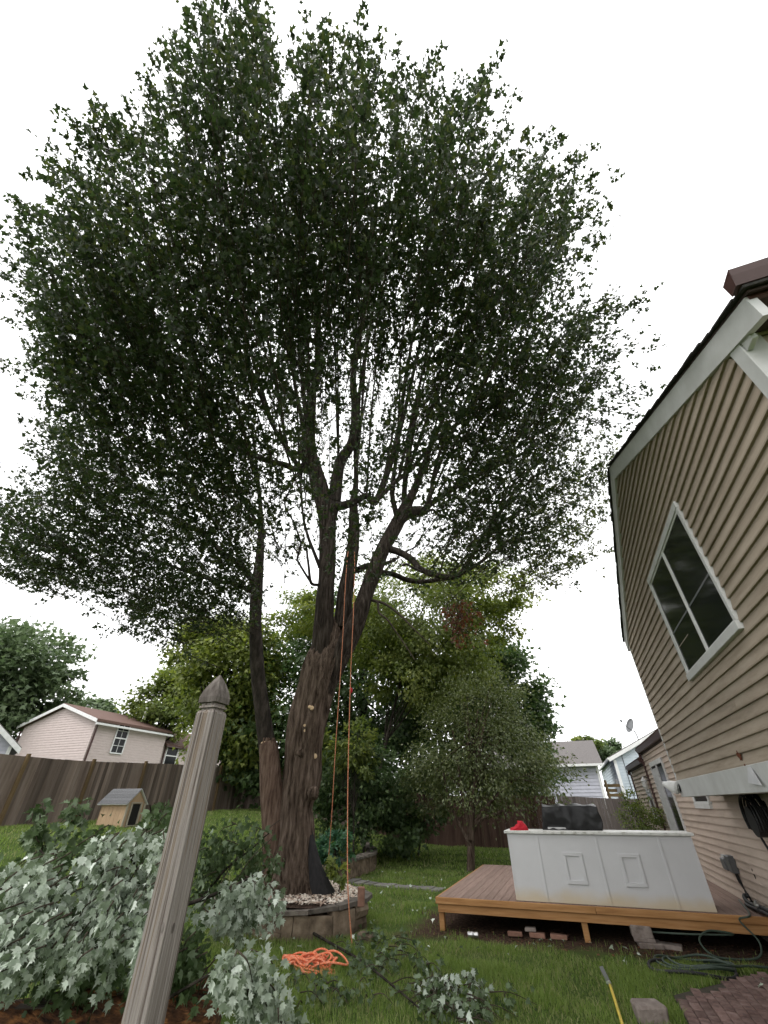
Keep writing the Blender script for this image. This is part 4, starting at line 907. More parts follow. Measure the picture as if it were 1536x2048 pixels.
# ================================================================== BIG MAPLE
TB = at(590, 1790, 10.75); TBZ = .36
maple = empty('maple_tree', (TB[0], TB[1], TBZ), 'huge maple with dense dark crown growing out of the stone planter', 'tree')
def wr(p, wpx): return wpx/2*depth(p)/F
def rings(spec):
    """spec rows (px, py, width px, D) -> points, radii"""
    P = np.array([at(x, y, D) for x, y, w, D in spec]); Rr = np.array([wr(p, s[2]) for p, s in zip(P, spec)]); return P, Rr
def limb(name, spec, m, parent, sides=16, n=None, rough=.06, freq=3.0, flare=None, seed=0, cap=False):
    P, Rr = rings(spec); n = n or max(12, len(spec)*7)
    C = catmull(np.c_[P, Rr], n); path_, rad = C[:, :3], np.maximum(C[:, 3], .004)
    s = np.r_[0, np.cumsum(np.linalg.norm(np.diff(path_, axis=0), axis=1))]
    def fn(th, i):
        out = np.ones(len(th))
        for k, t in enumerate(th):
            v = Vector((math.cos(t)*freq, math.sin(t)*freq, s[i]*.75+seed)); out[k] += rough*noise.noise(v)*1.2+rough*.6*noise.noise(Vector((math.cos(t)*freq*3.2, math.sin(t)*freq*3.2, s[i]*1.1+seed)))
            v = Vector((math.cos(t)*.9, math.sin(t)*.9, s[i]*1.3+seed*2)); out[k] += rough*1.4*noise.noise(v)
            if flare is not None: out[k] += flare(t, s[i])
        return out
    v, f = tube(path_, rad, sides, fn=fn)
    me = npmesh(name, v, f, m, smooth=True); o = link(name, me, None, parent); return o, path_, rad
D0 = 10.75; CC0 = np.array([-4.2, 7.2, 12.2]); CR0 = np.array([8.3, 8.3, 7.5])
trunk, tp_, tr_ = limb('trunk', [(585, 1818, 176, D0+.1), (585, 1792, 148, D0+.05), (584, 1750, 108, D0), (586, 1700, 88, D0), (590, 1650, 76, D0), (592, 1610, 66, D0), (602, 1560, 72, D0), (608, 1500, 72, D0), (617, 1430, 76, D0), (633, 1370, 76, D0), (647, 1325, 70, D0+.02), (660, 1290, 58, D0+.06), (668, 1262, 40, D0+.12), (674, 1238, 18, D0+.2)], m_bark, maple, 84, 170, .11, 6.0,
    lambda t, s: .16*math.exp(-s*2.2)*math.cos(5*t+1.2)+.1*math.exp(-((s-2.1)/.35)**2)*math.cos(t-.6), 3)
limbs = []
LS_ = [
 ('stem', [(556, 1800, 60, D0+.1), (550, 1720, 46, D0-.02), (546, 1640, 44, D0-.05), (542, 1560, 40, D0-.05), (538, 1505, 36, D0-.05), (535, 1484, 30, D0-.05)], m_stub),
 ('stem', [(548, 1620, 34, D0+.25), (540, 1540, 36, D0+.25), (528, 1440, 31, D0+.25), (515, 1340, 26, D0+.2), (511, 1250, 24, D0+.1), (514, 1170, 22, D0), (520, 1110, 16, D0), (522, 1040, 10, D0), (516, 960, 7, D0-.3), (505, 860, 5, D0-.8)], m_bark2),
 ('limb', [(625, 1395, 50, D0-.02), (640, 1330, 48, D0-.07), (647, 1270, 40, D0-.1), (651, 1190, 34, D0-.1), (655, 1110, 33, D0), (655, 1050, 33, D0), (650, 1010, 36, D0), (640, 975, 34, D0-.05), (628, 935, 30, D0-.1), (615, 905, 34, D0-.2), (617, 860, 22, D0-.3), (622, 800, 16, D0-.5), (640, 720, 12, D0-.9), (632, 620, 9, D0-1.6), (620, 520, 7, D0-2.4)], m_bark_backlit),
 ('limb', [(655, 1045, 30, D0), (668, 1000, 26, D0+.05), (674, 960, 24, D0), (682, 920, 22, D0), (702, 888, 18, D0-.2), (712, 830, 15, D0-.5), (706, 760, 12, D0-.9), (722, 660, 10, D0-1.7), (735, 560, 8, D0-2.6), (745, 450, 6, D0-3.6)], m_bark2),
 ('limb', [(683, 1260, 36, D0+.1), (690, 1190, 31, D0+.2), (697, 1150, 27, D0+.2), (704, 1110, 26, D0+.2), (708, 1060, 23, D0+.2), (707, 1015, 17, D0+.2), (712, 960, 10, D0+.2), (711, 900, 8, D0), (715, 830, 7, D0-.4), (705, 720, 6, D0-1.2)], m_bark_backlit),
 ('limb', [(648, 1385, 40, D0-.06), (672, 1325, 42, D0-.1), (698, 1275, 38, D0-.12), (716, 1235, 34, D0-.1), (735, 1180, 31, D0), (750, 1140, 29, D0), (768, 1095, 28, D0+.1), (790, 1055, 27, D0+.2), (808, 1022, 24, D0+.2), (824, 990, 17, D0+.2), (838, 955, 13, D0+.15), (855, 910, 10, D0-.05), (885, 840, 8, D0-.5), (930, 740, 6, D0-1.1)], m_bark_backlit),
 ('branch', [(795, 1045, 24, D0+.18), (815, 1027, 24, D0+.12), (838, 1022, 22, D0+.1), (852, 1018, 15, D0+.1), (862, 985, 9, D0+.0), (872, 930, 7, D0-.2), (900, 840, 5, D0-.6)], m_bark2),
 ('branch', [(663, 1015, 18, D0-.02), (690, 1010, 17, D0-.2), (715, 1000, 14, D0-.35), (733, 992, 13, D0-.4), (747, 1005, 14, D0-.4), (757, 993, 13, D0-.4), (775, 945, 12, D0-.5), (792, 890, 10, D0-.7), (810, 820, 8, D0-1), (828, 740, 7, D0-1.6), (850, 640, 5, D0-2.4)], m_bark2),
 ('branch', [(755, 998, 10, D0-.42), (790, 965, 9, D0-.3), (830, 930, 8, D0-.2), (880, 870, 7, D0-.2), (950, 830, 6, D0-.2), (1030, 780, 5, D0-.4), (1110, 720, 4, D0-.8)], m_bark2),
 ('branch', [(796, 1040, 12, D0+.2), (786, 1000, 10, D0+.12), (785, 965, 9, D0+.1), (795, 900, 7, D0), (802, 820, 6, D0-.4), (815, 720, 5, D0-1)], m_bark2),
 ('branch', [(808, 1030, 13, D0+.2), (810, 965, 10, D0+.4), (820, 880, 8, D0+.5), (838, 790, 6, D0+.3)], m_bark2),
 ('branch', [(840, 1025, 13, D0+.2), (880, 995, 10, D0+.3), (930, 965, 8, D0+.4), (1000, 930, 7, D0+.5), (1090, 880, 5, D0+.3), (1160, 810, 4, D0)], m_bark2),
 ('branch', [(778, 1098, 15, D0+.12), (800, 1105, 14, D0+.0), (822, 1118, 13, D0-.1), (840, 1137, 12, D0-.2), (870, 1150, 12, D0-.3), (915, 1152, 10, D0-.4), (945, 1110, 9, D0-.6), (975, 1060, 7, D0-.9), (1010, 1010, 6, D0-1.2), (1060, 940, 5, D0-1.6)], m_bark2),
 ('branch', [(755, 1143, 11, D0+.05), (785, 1148, 11, D0+.2), (815, 1160, 10, D0+.4), (850, 1163, 9, D0+.5), (915, 1150, 8, D0+.6), (960, 1125, 7, D0+.7), (1010, 1085, 5, D0+.7), (1080, 1060, 4, D0+.6), (1150, 1080, 3, D0+.4)], m_bark2),
 ('branch', [(715, 1140, 14, D0+.2), (735, 1132, 12, D0+.5), (760, 1130, 9, D0+1.0), (790, 1120, 6, D0+1.6)], m_bark2),
 ('branch', [(612, 930, 15, D0-.15), (590, 938, 12, D0-.3), (570, 930, 12, D0-.5), (530, 920, 11, D0-.8), (480, 900, 9, D0-1.2), (430, 868, 7, D0-1.6), (380, 850, 6, D0-2), (300, 800, 5, D0-2.4)], m_bark2),
 ('branch', [(598, 935, 10, D0-.3), (575, 900, 9, D0-.6), (545, 850, 8, D0-1), (520, 790, 7, D0-1.5), (480, 700, 5, D0-2.1), (440, 600, 4, D0-2.7)], m_bark2),
 ('branch', [(612, 900, 10, D0-.2), (605, 850, 9, D0-.5), (592, 780, 8, D0-.9), (575, 680, 6, D0-1.5), (560, 560, 5, D0-2.2), (540, 440, 4, D0-3)], m_bark2),
 ('branch', [(508, 1165, 15, D0), (490, 1140, 13, D0-.1), (470, 1122, 12, D0-.2), (445, 1108, 10, D0-.3), (415, 1075, 8, D0-.4), (360, 1040, 6, D0-.6), (280, 1000, 5, D0-.8)], m_bark2),
 ('branch', [(508, 1185, 10, D0+.05), (470, 1168, 8, D0), (425, 1160, 7, D0-.1), (380, 1145, 6, D0-.2), (300, 1120, 5, D0-.4), (200, 1110, 4, D0-.6)], m_bark2),
 ('branch', [(640, 1135, 8, D0-.1), (628, 1105, 7, D0-.2), (615, 1070, 6, D0-.3), (606, 1030, 5, D0-.4), (600, 960, 4, D0-.6)], m_bark2),
 ('branch', [(636, 1170, 6, D0-.15), (622, 1165, 6, D0-.3), (617, 1130, 5, D0-.4), (612, 1090, 4, D0-.5)], m_bark2),
 ('branch', [(742, 1200, 6, D0), (755, 1205, 5, D0-.2), (758, 1225, 4, D0-.3), (775, 1240, 4, D0-.5), (800, 1275, 3, D0-.7), (830, 1320, 2, D0-1)], m_twig),
 ('branch', [(742, 1200, 6, D0), (770, 1208, 5, D0-.2), (800, 1230, 4, D0-.5), (830, 1260, 3, D0-.8), (860, 1290, 2, D0-1)], m_twig),
]
LPX = []
for nm_, sp0, mm_ in LS_[:-2]:
    for a_, b_ in zip(sp0[:-1], sp0[1:]):
        for t in np.linspace(0, 1, 12): LPX.append([a_[i]+(b_[i]-a_[i])*t for i in (0, 1, 3)])
LPX = np.array(LPX[12*5:])
for (x0, y0, x1, y1, w) in ((618, 880, 545, 250, 9), (622, 840, 610, 180, 9), (650, 900, 660, 220, 7), (705, 870, 715, 140, 9), (712, 840, 800, 200, 8), (708, 950, 760, 330, 6), (792, 890, 880, 230, 8), (800, 960, 940, 300, 7), (812, 960, 1010, 380, 8), (868, 960, 1080, 430, 8), (880, 900, 1130, 520, 7), (1000, 930, 1190, 600, 6), (940, 960, 1210, 760, 6), (430, 868, 170, 560, 6), (480, 900, 260, 420, 7), (545, 850, 380, 260, 8), (575, 900, 460, 190, 7), (540, 920, 90, 700, 7), (415, 1075, 60, 880, 6), (360, 1145, 60, 1020, 5), (975, 1060, 1150, 950, 6), (516, 980, 430, 620, 7), (520, 1060, 330, 720, 7), (600, 1000, 570, 600, 5), (640, 940, 600, 500, 5), (665, 930, 650, 480, 5), (690, 960, 690, 500, 5), (712, 930, 730, 480, 5), (735, 985, 770, 560, 5), (765, 960, 830, 560, 5), (786, 1000, 800, 600, 6), (812, 990, 870, 600, 6), (830, 1000, 930, 640, 5), (850, 1010, 990, 700, 5), (880, 1120, 960, 900, 4), (915, 1140, 1040, 940, 5), (700, 1040, 745, 700, 5), (575, 1000, 500, 700, 4), (540, 960, 470, 640, 4)):
    x0, y0, Ds = LPX[np.argmin(np.hypot(LPX[:, 0]-x0, (LPX[:, 1]-y0)*.6))]      # start on the nearest limb
    pe = O+ray(x1, y1)*float(-(ray(x1, y1)/CR0)@((O-CC0)/CR0)/((ray(x1, y1)/CR0)@(ray(x1, y1)/CR0))); De = math.hypot(pe[0], pe[1]); De = Ds+(De-Ds)*.8; spec = []
    for t in np.linspace(0, 1, 6):
        spec.append((x0+(x1-x0)*t+14*math.sin(t*3+x0)*t, y0+(y1-y0)*t, w*(1-.72*t), Ds+(De-Ds)*t**1.4))
    LS_.append(('branch', spec, m_bark2))
NODES, NDIR, NRAD = [], [], []
for i, (nm, spec, mm) in enumerate(LS_):
    w0 = max(s[2] for s in spec)
    o, pth, rad = limb(nm, spec, mm, maple, 28 if w0 > 24 else 14 if w0 > 10 else 8, None, .09 if w0 > 20 else .07, 3.5, None, i*3.1)
    T = np.gradient(pth, axis=0)
    if i in (0, 22, 23): continue
    for p, t, r in zip(pth, T, rad):
        if p[2] > 4.8: NODES.append(p); NDIR.append(t/np.linalg.norm(t)); NRAD.append(r)
# cut faces and burls
def disc(name, p, nrm_, r, m, parent, th=.02):
    p = np.array(p, float); return lathe(name, [(0, r*1.05), (.8, r), (1, r*.7)], p-nrm(np.array(nrm_, float))*th*.5, p+nrm(np.array(nrm_, float))*th*.5, m, parent, 12)
tocam = lambda p: nrm(O-p)
for (x, y, w) in ((584, 1515, 9), (613, 1467, 5), (616, 1457, 5), (612, 1423, 8), (618, 1421, 6)):
    p = at(x, y, 10.4); Pn = tp_[np.argmin(np.linalg.norm(tp_-p, axis=1))]; rr0 = tr_[np.argmin(np.linalg.norm(tp_-p, axis=1))]
    dv = nrm(np.array([*(O-Pn)[:2], 0])); side = np.array([-dv[1], dv[0], 0]); sx, sy, sw = proj(Pn); s = -(x-sx)*sw/F; s = np.clip(s, -rr0*.7, rr0*.7)
    q = Pn+side*s+dv*math.sqrt(max(rr0**2-s**2, .01)); q[2] += (sy-y)*sw/F*.9
    disc('pruning_cut', q, dv, w/2*sw/F, m_cut, trunk, .05)
p = at(536, 1486, D0-.05); disc('broken_top', p, (.15, -.3, 1), .15, m_cut, maple, .04)
for i in range(9):
    a_ = i*.7; q_ = p+np.array([math.cos(a_)*.12, math.sin(a_)*.12, -.05]); beam('splinter', tuple(q_), tuple(q_+np.array([rng.normal()*.02, rng.normal()*.02, .07+.09*(math.sin(a_*1.3+2)**2)])), .06, .025, m_cut if i == 5 else m_stub, maple, roll=a_)
cp = [(617, 1650, 8, D0-.2), (621, 1690, 22, D0-.2), (627, 1740, 38, D0-.25), (634, 1780, 56, D0-.3), (640, 1812, 74, D0-.3)]
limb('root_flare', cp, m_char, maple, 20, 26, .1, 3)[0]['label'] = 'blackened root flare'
for (x, y, w) in ((602, 1505, 22), (626, 1585, 24)):
    p = at(x, y, D0-.3); r = w/2*depth(p)/F; V, Fc = [], []
    for i in range(9):
        for j in range(14):
            a = i/8*math.pi; t = j/14*2*math.pi; u = Vector((math.sin(a)*math.cos(t), math.sin(a)*math.sin(t), math.cos(a))); V.append(u*(r*(1+.45*noise.noise(u*2+Vector((x, 0, 0)))))+Vector(p))
    for i in range(8):
        for j in range(14): Fc.append((i*14+j, (i+1)*14+j, (i+1)*14+(j+1) % 14, i*14+(j+1) % 14))
    link('burl', pymesh('burl', V, Fc, m_bark, True), None, maple)

# crown: twig targets through the crown volume
CROWN = [(380, -60), (345, 75), (300, 110), (290, 190), (185, 215), (120, 225), (130, 260), (85, 280), (95, 310), (20, 400), (0, 455), (-40, 500), (-50, 600), (-40, 700), (10, 800), (80, 890), (70, 960), (-30, 1010), (-40, 1080), (-30, 1150), (40, 1165), (170, 1175), (230, 1180), (190, 1215), (270, 1230), (230, 1262), (330, 1270), (400, 1240), (460, 1215), (500, 1130), (600, 1110), (760, 1130), (900, 1130), (1050, 1110), (1080, 1130), (1130, 1170), (1180, 1140), (1215, 1110), (1195, 1040), (1220, 1000), (1225, 900), (1225, 850), (1260, 830), (1290, 770), (1300, 700), (1240, 690), (1250, 650), (1290, 595), (1250, 600), (1200, 605), (1150, 590), (1145, 540), (1200, 480), (1220, 420), (1225, 360), (1205, 350), (1180, 305), (1125, 300), (1100, 270), (1060, 300), (1025, 260), (1025, 190), (1000, 120), (950, 165), (885, 115), (830, 155), (795, 95), (760, 85), (720, 40), (655, 50), (615, 40), (560, 150), (530, 60), (500, -60)]
CROWN = [((660+(x-660)*.865, 760+(y-760)*.865) if y < 860 and x > -100 else (x, y)) for x, y in CROWN]
CC = np.array([-4.2, 7.2, 12.2]); CR = np.array([8.3, 8.3, 7.5]); CC2 = np.array([-9.2, 7.6, 7.9]); CR2 = np.array([5., 5., 3.6])
CC3 = at(1085, 1010, 9.6); CR3 = np.array([2.7, 2.7, 2.2])
def ell_hits(d, C, Rr):
    dd = d/Rr; o_ = (O-C)/Rr; A = dd@dd; B = 2*dd@o_; E_ = o_@o_-1; q = B*B-4*A*E_
    if q < 0: return None
    s = math.sqrt(q); return (-B-s)/(2*A), (-B+s)/(2*A)
TG = []
xs, ys = np.meshgrid(np.arange(-60, 1330, 29), np.arange(-60, 1290, 29))
for x, y in zip(xs.ravel(), ys.ravel()):
    for rep in range(3):
        if rep == 2 and (y < 430 or rng.random() < .35): continue
        u, v = x+rng.uniform(-15, 15), y+rng.uniform(-15, 15)
        if not inpoly(CROWN, np.array([u]), np.array([v]))[0]: continue
        if x < -60 and rng.random() < .6: continue
        thin = 0
        if 570 < u < 760 and 850 < v < 1120: thin = .66
        elif 540 < u < 900 and 1010 < v < 1130: thin = .45
        elif 520 < u < 860 and 760 < v < 960: thin = .2
        if v < 640: thin = .10+.3*(640-v)/640
        if rep == 0 and 500 < u < 900 and 640 < v < 1130: thin = .8
        elif rep and 540 < u < 900 and 640 < v < 1000: thin = .1
        if rng.random() < thin: continue
        d = ray(u, v); h = ell_hits(d, CC, CR); ctr = CC
        h2 = ell_hits(d, CC2, CR2)
        if h is None or (h2 is not None and v > 850 and u < 330 and rng.random() < .7): h, ctr = h2, CC2
        if h is None and u > 700: h, ctr = ell_hits(d, CC3, CR3), CC3
        if h is None: continue
        near = rep == 0 or (rep == 2 and rng.random() < .4)
        t = h[0]+(h[1]-h[0])*rng.uniform(.0, .22) if near else h[1]-(h[1]-h[0])*rng.uniform(.0, .4)
        p = O+d*t
        if p[2] < 3.9: continue
        if p[0] > 1.3 and p[2] < 7.4: continue
        TG.append(p)
# plumes that make the ragged outline: each a straight shoot pointing out of the crown
PLUME = []
TIPS = [(400, 0), (372, 25), (345, 70), (500, 8), (470, 40), (525, 60), (617, 28), (590, 70), (655, 38), (690, 70), (725, 25), (765, 78), (795, 88), (885, 104), (855, 135), (930, 150), (1003, 108), (985, 145), (1035, 190), (1052, 275), (1100, 256), (1125, 280), (1192, 293), (1160, 325), (1215, 340), (1240, 350), (1232, 425), (1205, 480), (1180, 520), (1312, 578), (1290, 605), (1262, 640), (1328, 690), (1308, 735), (1318, 772), (1265, 800), (1262, 850), (1282, 832), (1235, 900), (310, 108), (285, 160), (262, 190), (120, 228), (150, 245), (185, 212), (215, 235), (82, 280), (95, 308), (60, 350), (18, 400), (40, 420), (0, 458), (-10, 520), (0, 590), (12, 640), (0, 735), (35, 790), (95, 915), (105, 970), (0, 1010), (8, 1080), (0, 1135), (30, 1165), (90, 1165), (172, 1228), (200, 1275), (235, 1265), (280, 1275), (330, 1290), (1200, 1140), (1155, 1172), (1130, 1186), (1090, 1155), (1222, 1100), (1225, 1050)]
def volpt(x, y, jit=0):
    d = ray(x, y); C, Rr = (CC, CR) if not (x < 340 and y > 850) else (CC2, CR2)
    dd = d/Rr; o_ = (O-C)/Rr; return O+d*(-(dd@o_)/(dd@dd))*(1+jit)
nt = len(TIPS)
for i in range(4*nt):
    x, y = TIPS[i % nt]; k = i//nt
    if k: x += rng.normal()*22; y += rng.normal()*22
    cx_, cy_ = (660, 760) if not (x < 340 and y > 850) else (520, 1060)
    dx, dy = cx_-x, cy_-y; l = math.hypot(dx, dy); dx, dy = dx/l, dy/l
    if k: x += dx*rng.uniform(20, 80); y += dy*rng.uniform(20, 80)
    j = rng.normal()*.05; a = volpt(x+dx*rng.uniform(90, 150), y+dy*120, j); b = volpt(x, y, j)
    if a[0] > 1.0 and a[2] < 7.6 or a[2] < 3.9: continue
    if np.linalg.norm(b-a) > 3.2: b = a+(b-a)/np.linalg.norm(b-a)*3.2
    TG.append(a); PLUME.append(catmull([a, (a+b)/2+rng.normal(size=3)*.06, b], 8))
TG = np.array(TG); base = np.array([TB[0], TB[1], 7.0])
NODES = np.array(NODES); NDIR = np.array(NDIR); NRAD = np.array(NRAD)
sec_i = rng.choice(len(TG), 170, replace=False); SEC = [(base+(TG[i]-base)*rng.uniform(.5, .88), True, None) for i in sec_i]
order = np.argsort(np.linalg.norm(TG-base, axis=1)); fan = np.array([TB[0], TB[1], 5.2]); dirs = nrm(nrm(TG-fan)+np.array([0, 0, .18])+rng.normal(size=TG.shape)*.13); LEN = rng.uniform(1.1, 2.2, len(TG))
jobs = SEC+[(TG[i]-dirs[i]*LEN[i]*.75, False, i) for i in order]
cap_ = len(NODES)+len(jobs)*6; ND = np.zeros((cap_, 3)); NV = np.zeros((cap_, 3)); NR = np.zeros(cap_); nn_ = len(NODES); ND[:nn_] = NODES; NV[:nn_] = NDIR; NR[:nn_] = NRAD
brs, twp, twt = [], [], PLUME
for (p, issec, i) in jobs:
    dv = p-ND[:nn_]; L = np.linalg.norm(dv, axis=1)+1e-6; cosd = np.einsum('ij,ij->i', dv, NV[:nn_])/L
    outw = ND[:nn_]-base; rr1 = np.linalg.norm(outw, axis=1); rp = np.linalg.norm(p-base)
    cost = L*(1+.75*(1-cosd))+np.maximum(0, rr1-rp)*1.5+np.where(L < .35, 3, 0)
    k = int(np.argmin(cost)); a = ND[k]; l = L[k]
    c = a+NV[k]*l*.35+np.array([0, 0, .12*l]); t = np.linspace(0, 1, 8)[:, None]
    q = (1-t)**2*a+2*t*(1-t)*c+t*t*p; q[1:-1] += rng.normal(size=(6, 3))*.025*l
    r0 = min(NR[k]*.85, (.034+.011*l) if issec else (.011+.0035*l)); r1 = r0*.45 if issec else .004
    brs.append((q, np.linspace(r0, r1, 8), issec))
    tt = np.gradient(q, axis=0); tt /= np.linalg.norm(tt, axis=1)[:, None]
    for j in (2, 4, 5, 6, 7):
        ND[nn_] = q[j]; NV[nn_] = tt[j]; NR[nn_] = r0+(r1-r0)*j/7; nn_ += 1
    if not issec and i < len(TG)-len(PLUME):
        a = q[-1]; b = a+dirs[i]*LEN[i]; w_ = catmull([a, (a+b)/2+rng.normal(size=3)*.05, b+[0, 0, .06]], 8); twp.append(w_); brs.append((w_, np.linspace(.008, .0025, 8), False))
brs += [(q, np.linspace(.009, .003, 8), False) for q in PLUME]
o = tubes('branches', [(q, r) for q, r, s in brs if s], m_bark2, maple, 6); o['kind'] = 'stuff'
o = tubes('twigs', [(q, r) for q, r, s in brs if not s], m_twig, maple, 4); o['kind'] = 'stuff'
# leaves on side shoots of each twig
def twig_leaves(paths, nl, spread, size, start=.25, upn=.8, droop=.25, sub=5):
    LP, LT, LN, LS2, seg = [], [], [], [], []
    for q in paths:
        L = np.linalg.norm(np.diff(q, axis=0), axis=1).sum(); Lr = min(L, 2.3); n = int(nl*rng.uniform(.7, 1.3))
        s0 = max(start, 1-Lr/max(L, .1)); main = nrm(q[-1]-q[max(0, len(q)-4)])
        up_ = np.array([0, 0, 1.]); lat = nrm(np.cross(main, up_)+1e-4)
        pn = nrm(np.cross(lat, main)+rng.normal(size=3)*.35)
        ns = max(3, n//9)
        for j in range(ns):
            t = s0+(1-s0)*(j+rng.random())/ns; x = t*(len(q)-1); i0 = min(int(x), len(q)-2); b = q[i0]+(q[i0+1]-q[i0])*(x-i0)
            sg = 1 if j % 2 else -1; ln = spread*rng.uniform(.5, 1.15)*(1.15-.75*((t-s0)/(1-s0+1e-6)))
            dr_ = nrm(main*rng.uniform(.5, 1.1)+sg*nrm(np.cross(main, pn))*rng.uniform(.5, 1.)+rng.normal(size=3)*.22)
            seg.append((b, b+dr_*ln)); m_ = n//ns+1
            u = rng.uniform(.15, 1.08, m_); P = b+dr_*(ln*u)[:, None]+rng.normal(size=(m_, 3))*.045
            LP.append(P); tip = dr_*.7+rng.normal(size=(m_, 3))*.55; tip[:, 2] -= droop; LT.append(tip)
            LN.append(pn*upn+rng.normal(size=(m_, 3))*.5)
        m_ = 4; LP.append(q[-1]+rng.normal(size=(m_, 3))*.05); LT.append(main+rng.normal(size=(m_, 3))*.5); LN.append(pn+rng.normal(size=(m_, 3))*.5)
    LP = np.vstack(LP); return LP, np.vstack(LT), np.vstack(LN), size*rng.uniform(.65, 1.25, len(LP)), seg
P, T, N, S, seg = twig_leaves(twp, 76, .30, .08, start=.02, droop=.12)
Q_ = twig_leaves(twt, 46, .14, .088, start=.02, droop=.1); P, T, N, S = (np.concatenate([a_, b_]) for a_, b_ in zip((P, T, N, S), Q_[:4])); seg += Q_[4]
print('maple twigs', len(twp), 'leaves', len(P))
# clump tone: each shoot region leans to one tone
tone = np.array([noise.noise(Vector(p*.55)) for p in P[::20]]); tone = np.repeat(tone, 20)[:len(P)]
lvv = np.clip(rng.random(len(P))*.75+.12+tone*.35, 0, .999)
big = big_split(P, S, 300); r_ = ~big
backlit_ = r_ & (P[:, 1] > 9.0) & (P[:, 2] < 11.5) & (P[:, 0] > -9) & (rng.random(len(P)) < .75); r_ &= ~backlit_  # far low leaves get the yellower copy painted as backlit
foliage('foliage', P[r_], T[r_], N[r_], S[r_], LEAF_LO, m_leaf, maple, lv=lvv[r_])
foliage('backlit_foliage', P[backlit_], T[backlit_], N[backlit_], S[backlit_], LEAF_LO, m_leafbacklit, maple, lv=lvv[backlit_])
leaf_objects(P[big], T[big], N[big], S[big], LEAF_HI, m_leaf, maple)
sgp = [(np.array([a, (a+b)/2+[0, 0, -.01], b]), np.array([.004, .003, .002])) for a, b in seg]
o = tubes('shoots', sgp, m_twig, maple, 3); o['kind'] = 'stuff'
# dead brown spray hanging on the right
dp_ = []
for i in range(24):
    a = at(905+rng.uniform(-20, 20), 1195+rng.uniform(-15, 30), D0+1.2); b = at(925+rng.uniform(-35, 45), 1260+rng.uniform(-40, 30), D0+1.2+rng.normal()*.2); dp_.append(catmull([a, (a+b)/2+[0, 0, .05], b], 8))
o = tubes('dead_twigs', [(q, .006) for q in dp_]+[(catmull([at(870, 1150, D0-.3), at(895, 1170, D0+.6), at(905, 1195, D0+1.2), at(920, 1240, D0+1.2)], 12), .01)], m_twig, maple, 4); o['kind'] = 'stuff'
P, T, N, S, seg = twig_leaves(dp_, 16, .2, .09, droop=.8); foliage('dead_foliage', P, T, N, S, LEAF_LO, m_leafdead, maple)['label'] = 'cluster of dead brown leaves'

# ================================================================== BACKGROUND TREES
def bg_tree(name, label, blobs, nleaf, size, m, trunk=None, group=None, cat='tree', tmpl=LEAF_LO, clump=.55, nclump=150, limbs_=7, tr=.16, mbark=None, droop=.25):
    """blobs: (px, py, D, rx px, ry px); trunk: ((x,y) base px or None)"""
    B = []
    for (x, y, D, rx, ry) in blobs:
        c = at(x, y, D); w = depth(c); B.append((c, rx*w/F, ry*w/F*.95))
    big_ = max(B, key=lambda b: b[1]*b[2]); c0_ = big_[0]
    base_ = np.array(trunk, float) if trunk is not None else np.array([c0_[0], c0_[1], gz(c0_[0], c0_[1])])
    root = empty(name, base_, label, cat, group); mb_ = mbark or m_bark2
    top = c0_+np.array([0, 0, big_[2]*.3]); mid = base_*.5+top*.5+np.array([rng.normal()*.2, rng.normal()*.2, 0])
    pth = catmull([base_-[0, 0, .1], mid*.6+base_*.4, mid, top], 16); v, f = tube(pth, np.linspace(tr, tr*.25, 16), 10); link('trunk', npmesh('trunk', v, f, mb_, smooth=True), None, root)
    wts = np.array([b[1]*b[2] for b in B]); wts = wts/wts.sum(); CL, CS, lim_ = [], [], []
    for b, wt in zip(B, wts):
        for i in range(max(6, int(nclump*wt))):
            d = nrm(rng.normal(size=3)); r = rng.uniform(.45, 1)**.6; CL.append(b[0]+d*r*np.array([b[1], b[1], b[2]])); CS.append((b[1]*b[2])**.5)
    CL = np.array(CL); CS = np.array(CS); bt = []
    for j in rng.choice(len(CL), min(len(CL), limbs_*6), replace=False):
        a = pth[rng.integers(6, 15)]; e = CL[j]; bt.append((catmull([a, (a+e)/2+[0, 0, .15*np.linalg.norm(e-a)*.5], e], 8), np.linspace(tr*.3, tr*.05, 8)))
    o = tubes('branches', bt, mb_, root, 5); o['kind'] = 'stuff'
    k = rng.integers(0, len(CL), nleaf); sg = clump*CS[k]*.36
    off = rng.normal(size=(nleaf, 3)); off[:, 2] *= .55; P = CL[k]+off*sg[:, None]; P[:, 2] = np.maximum(P[:, 2], base_[2]+.1)
    outd = nrm(P-c0_); T = outd+rng.normal(size=(nleaf, 3))*.7; T[:, 2] -= droop; N = outd*.5+np.array([0, 0, .8])+rng.normal(size=(nleaf, 3))*.5
    tn = rng.random(len(CL))[k]; foliage('foliage', P, T, N, size*rng.uniform(.7, 1.3, nleaf), tmpl, m, root, lv=np.clip(.6*tn+.4*rng.random(nleaf), 0, .999))
    return root
bg_tree('shade_tree', 'large dark tree beyond the pink house', [(30, 1330, 48, 100, 95), (-60, 1400, 48, 110, 110), (95, 1385, 47, 55, 60), (60, 1440, 47, 80, 50)], 16000, .42, m_far, nclump=170, tr=.5)
bg_tree('shade_tree', 'low distant tree rising just over the pink roof ridge', [(175, 1425, 70, 45, 28), (130, 1440, 70, 40, 30)], 4000, .5, m_far, nclump=60, tr=.4)
bg_tree('shade_tree', 'light yellow green tree behind the low wing of the pink house', [(330, 1415, 44, 62, 62), (355, 1370, 44, 40, 40), (300, 1440, 44, 40, 35), (385, 1400, 43, 40, 40)], 11000, .3, m_bgmid, nclump=140, tr=.3)
bg_tree('shade_tree', 'mid green tree behind the pointed post and slender maple stem', [(455, 1340, 27, 95, 105), (400, 1300, 27, 60, 60), (475, 1450, 27, 75, 90)], 24000, .24, m_bgmid, nclump=180, tr=.25)
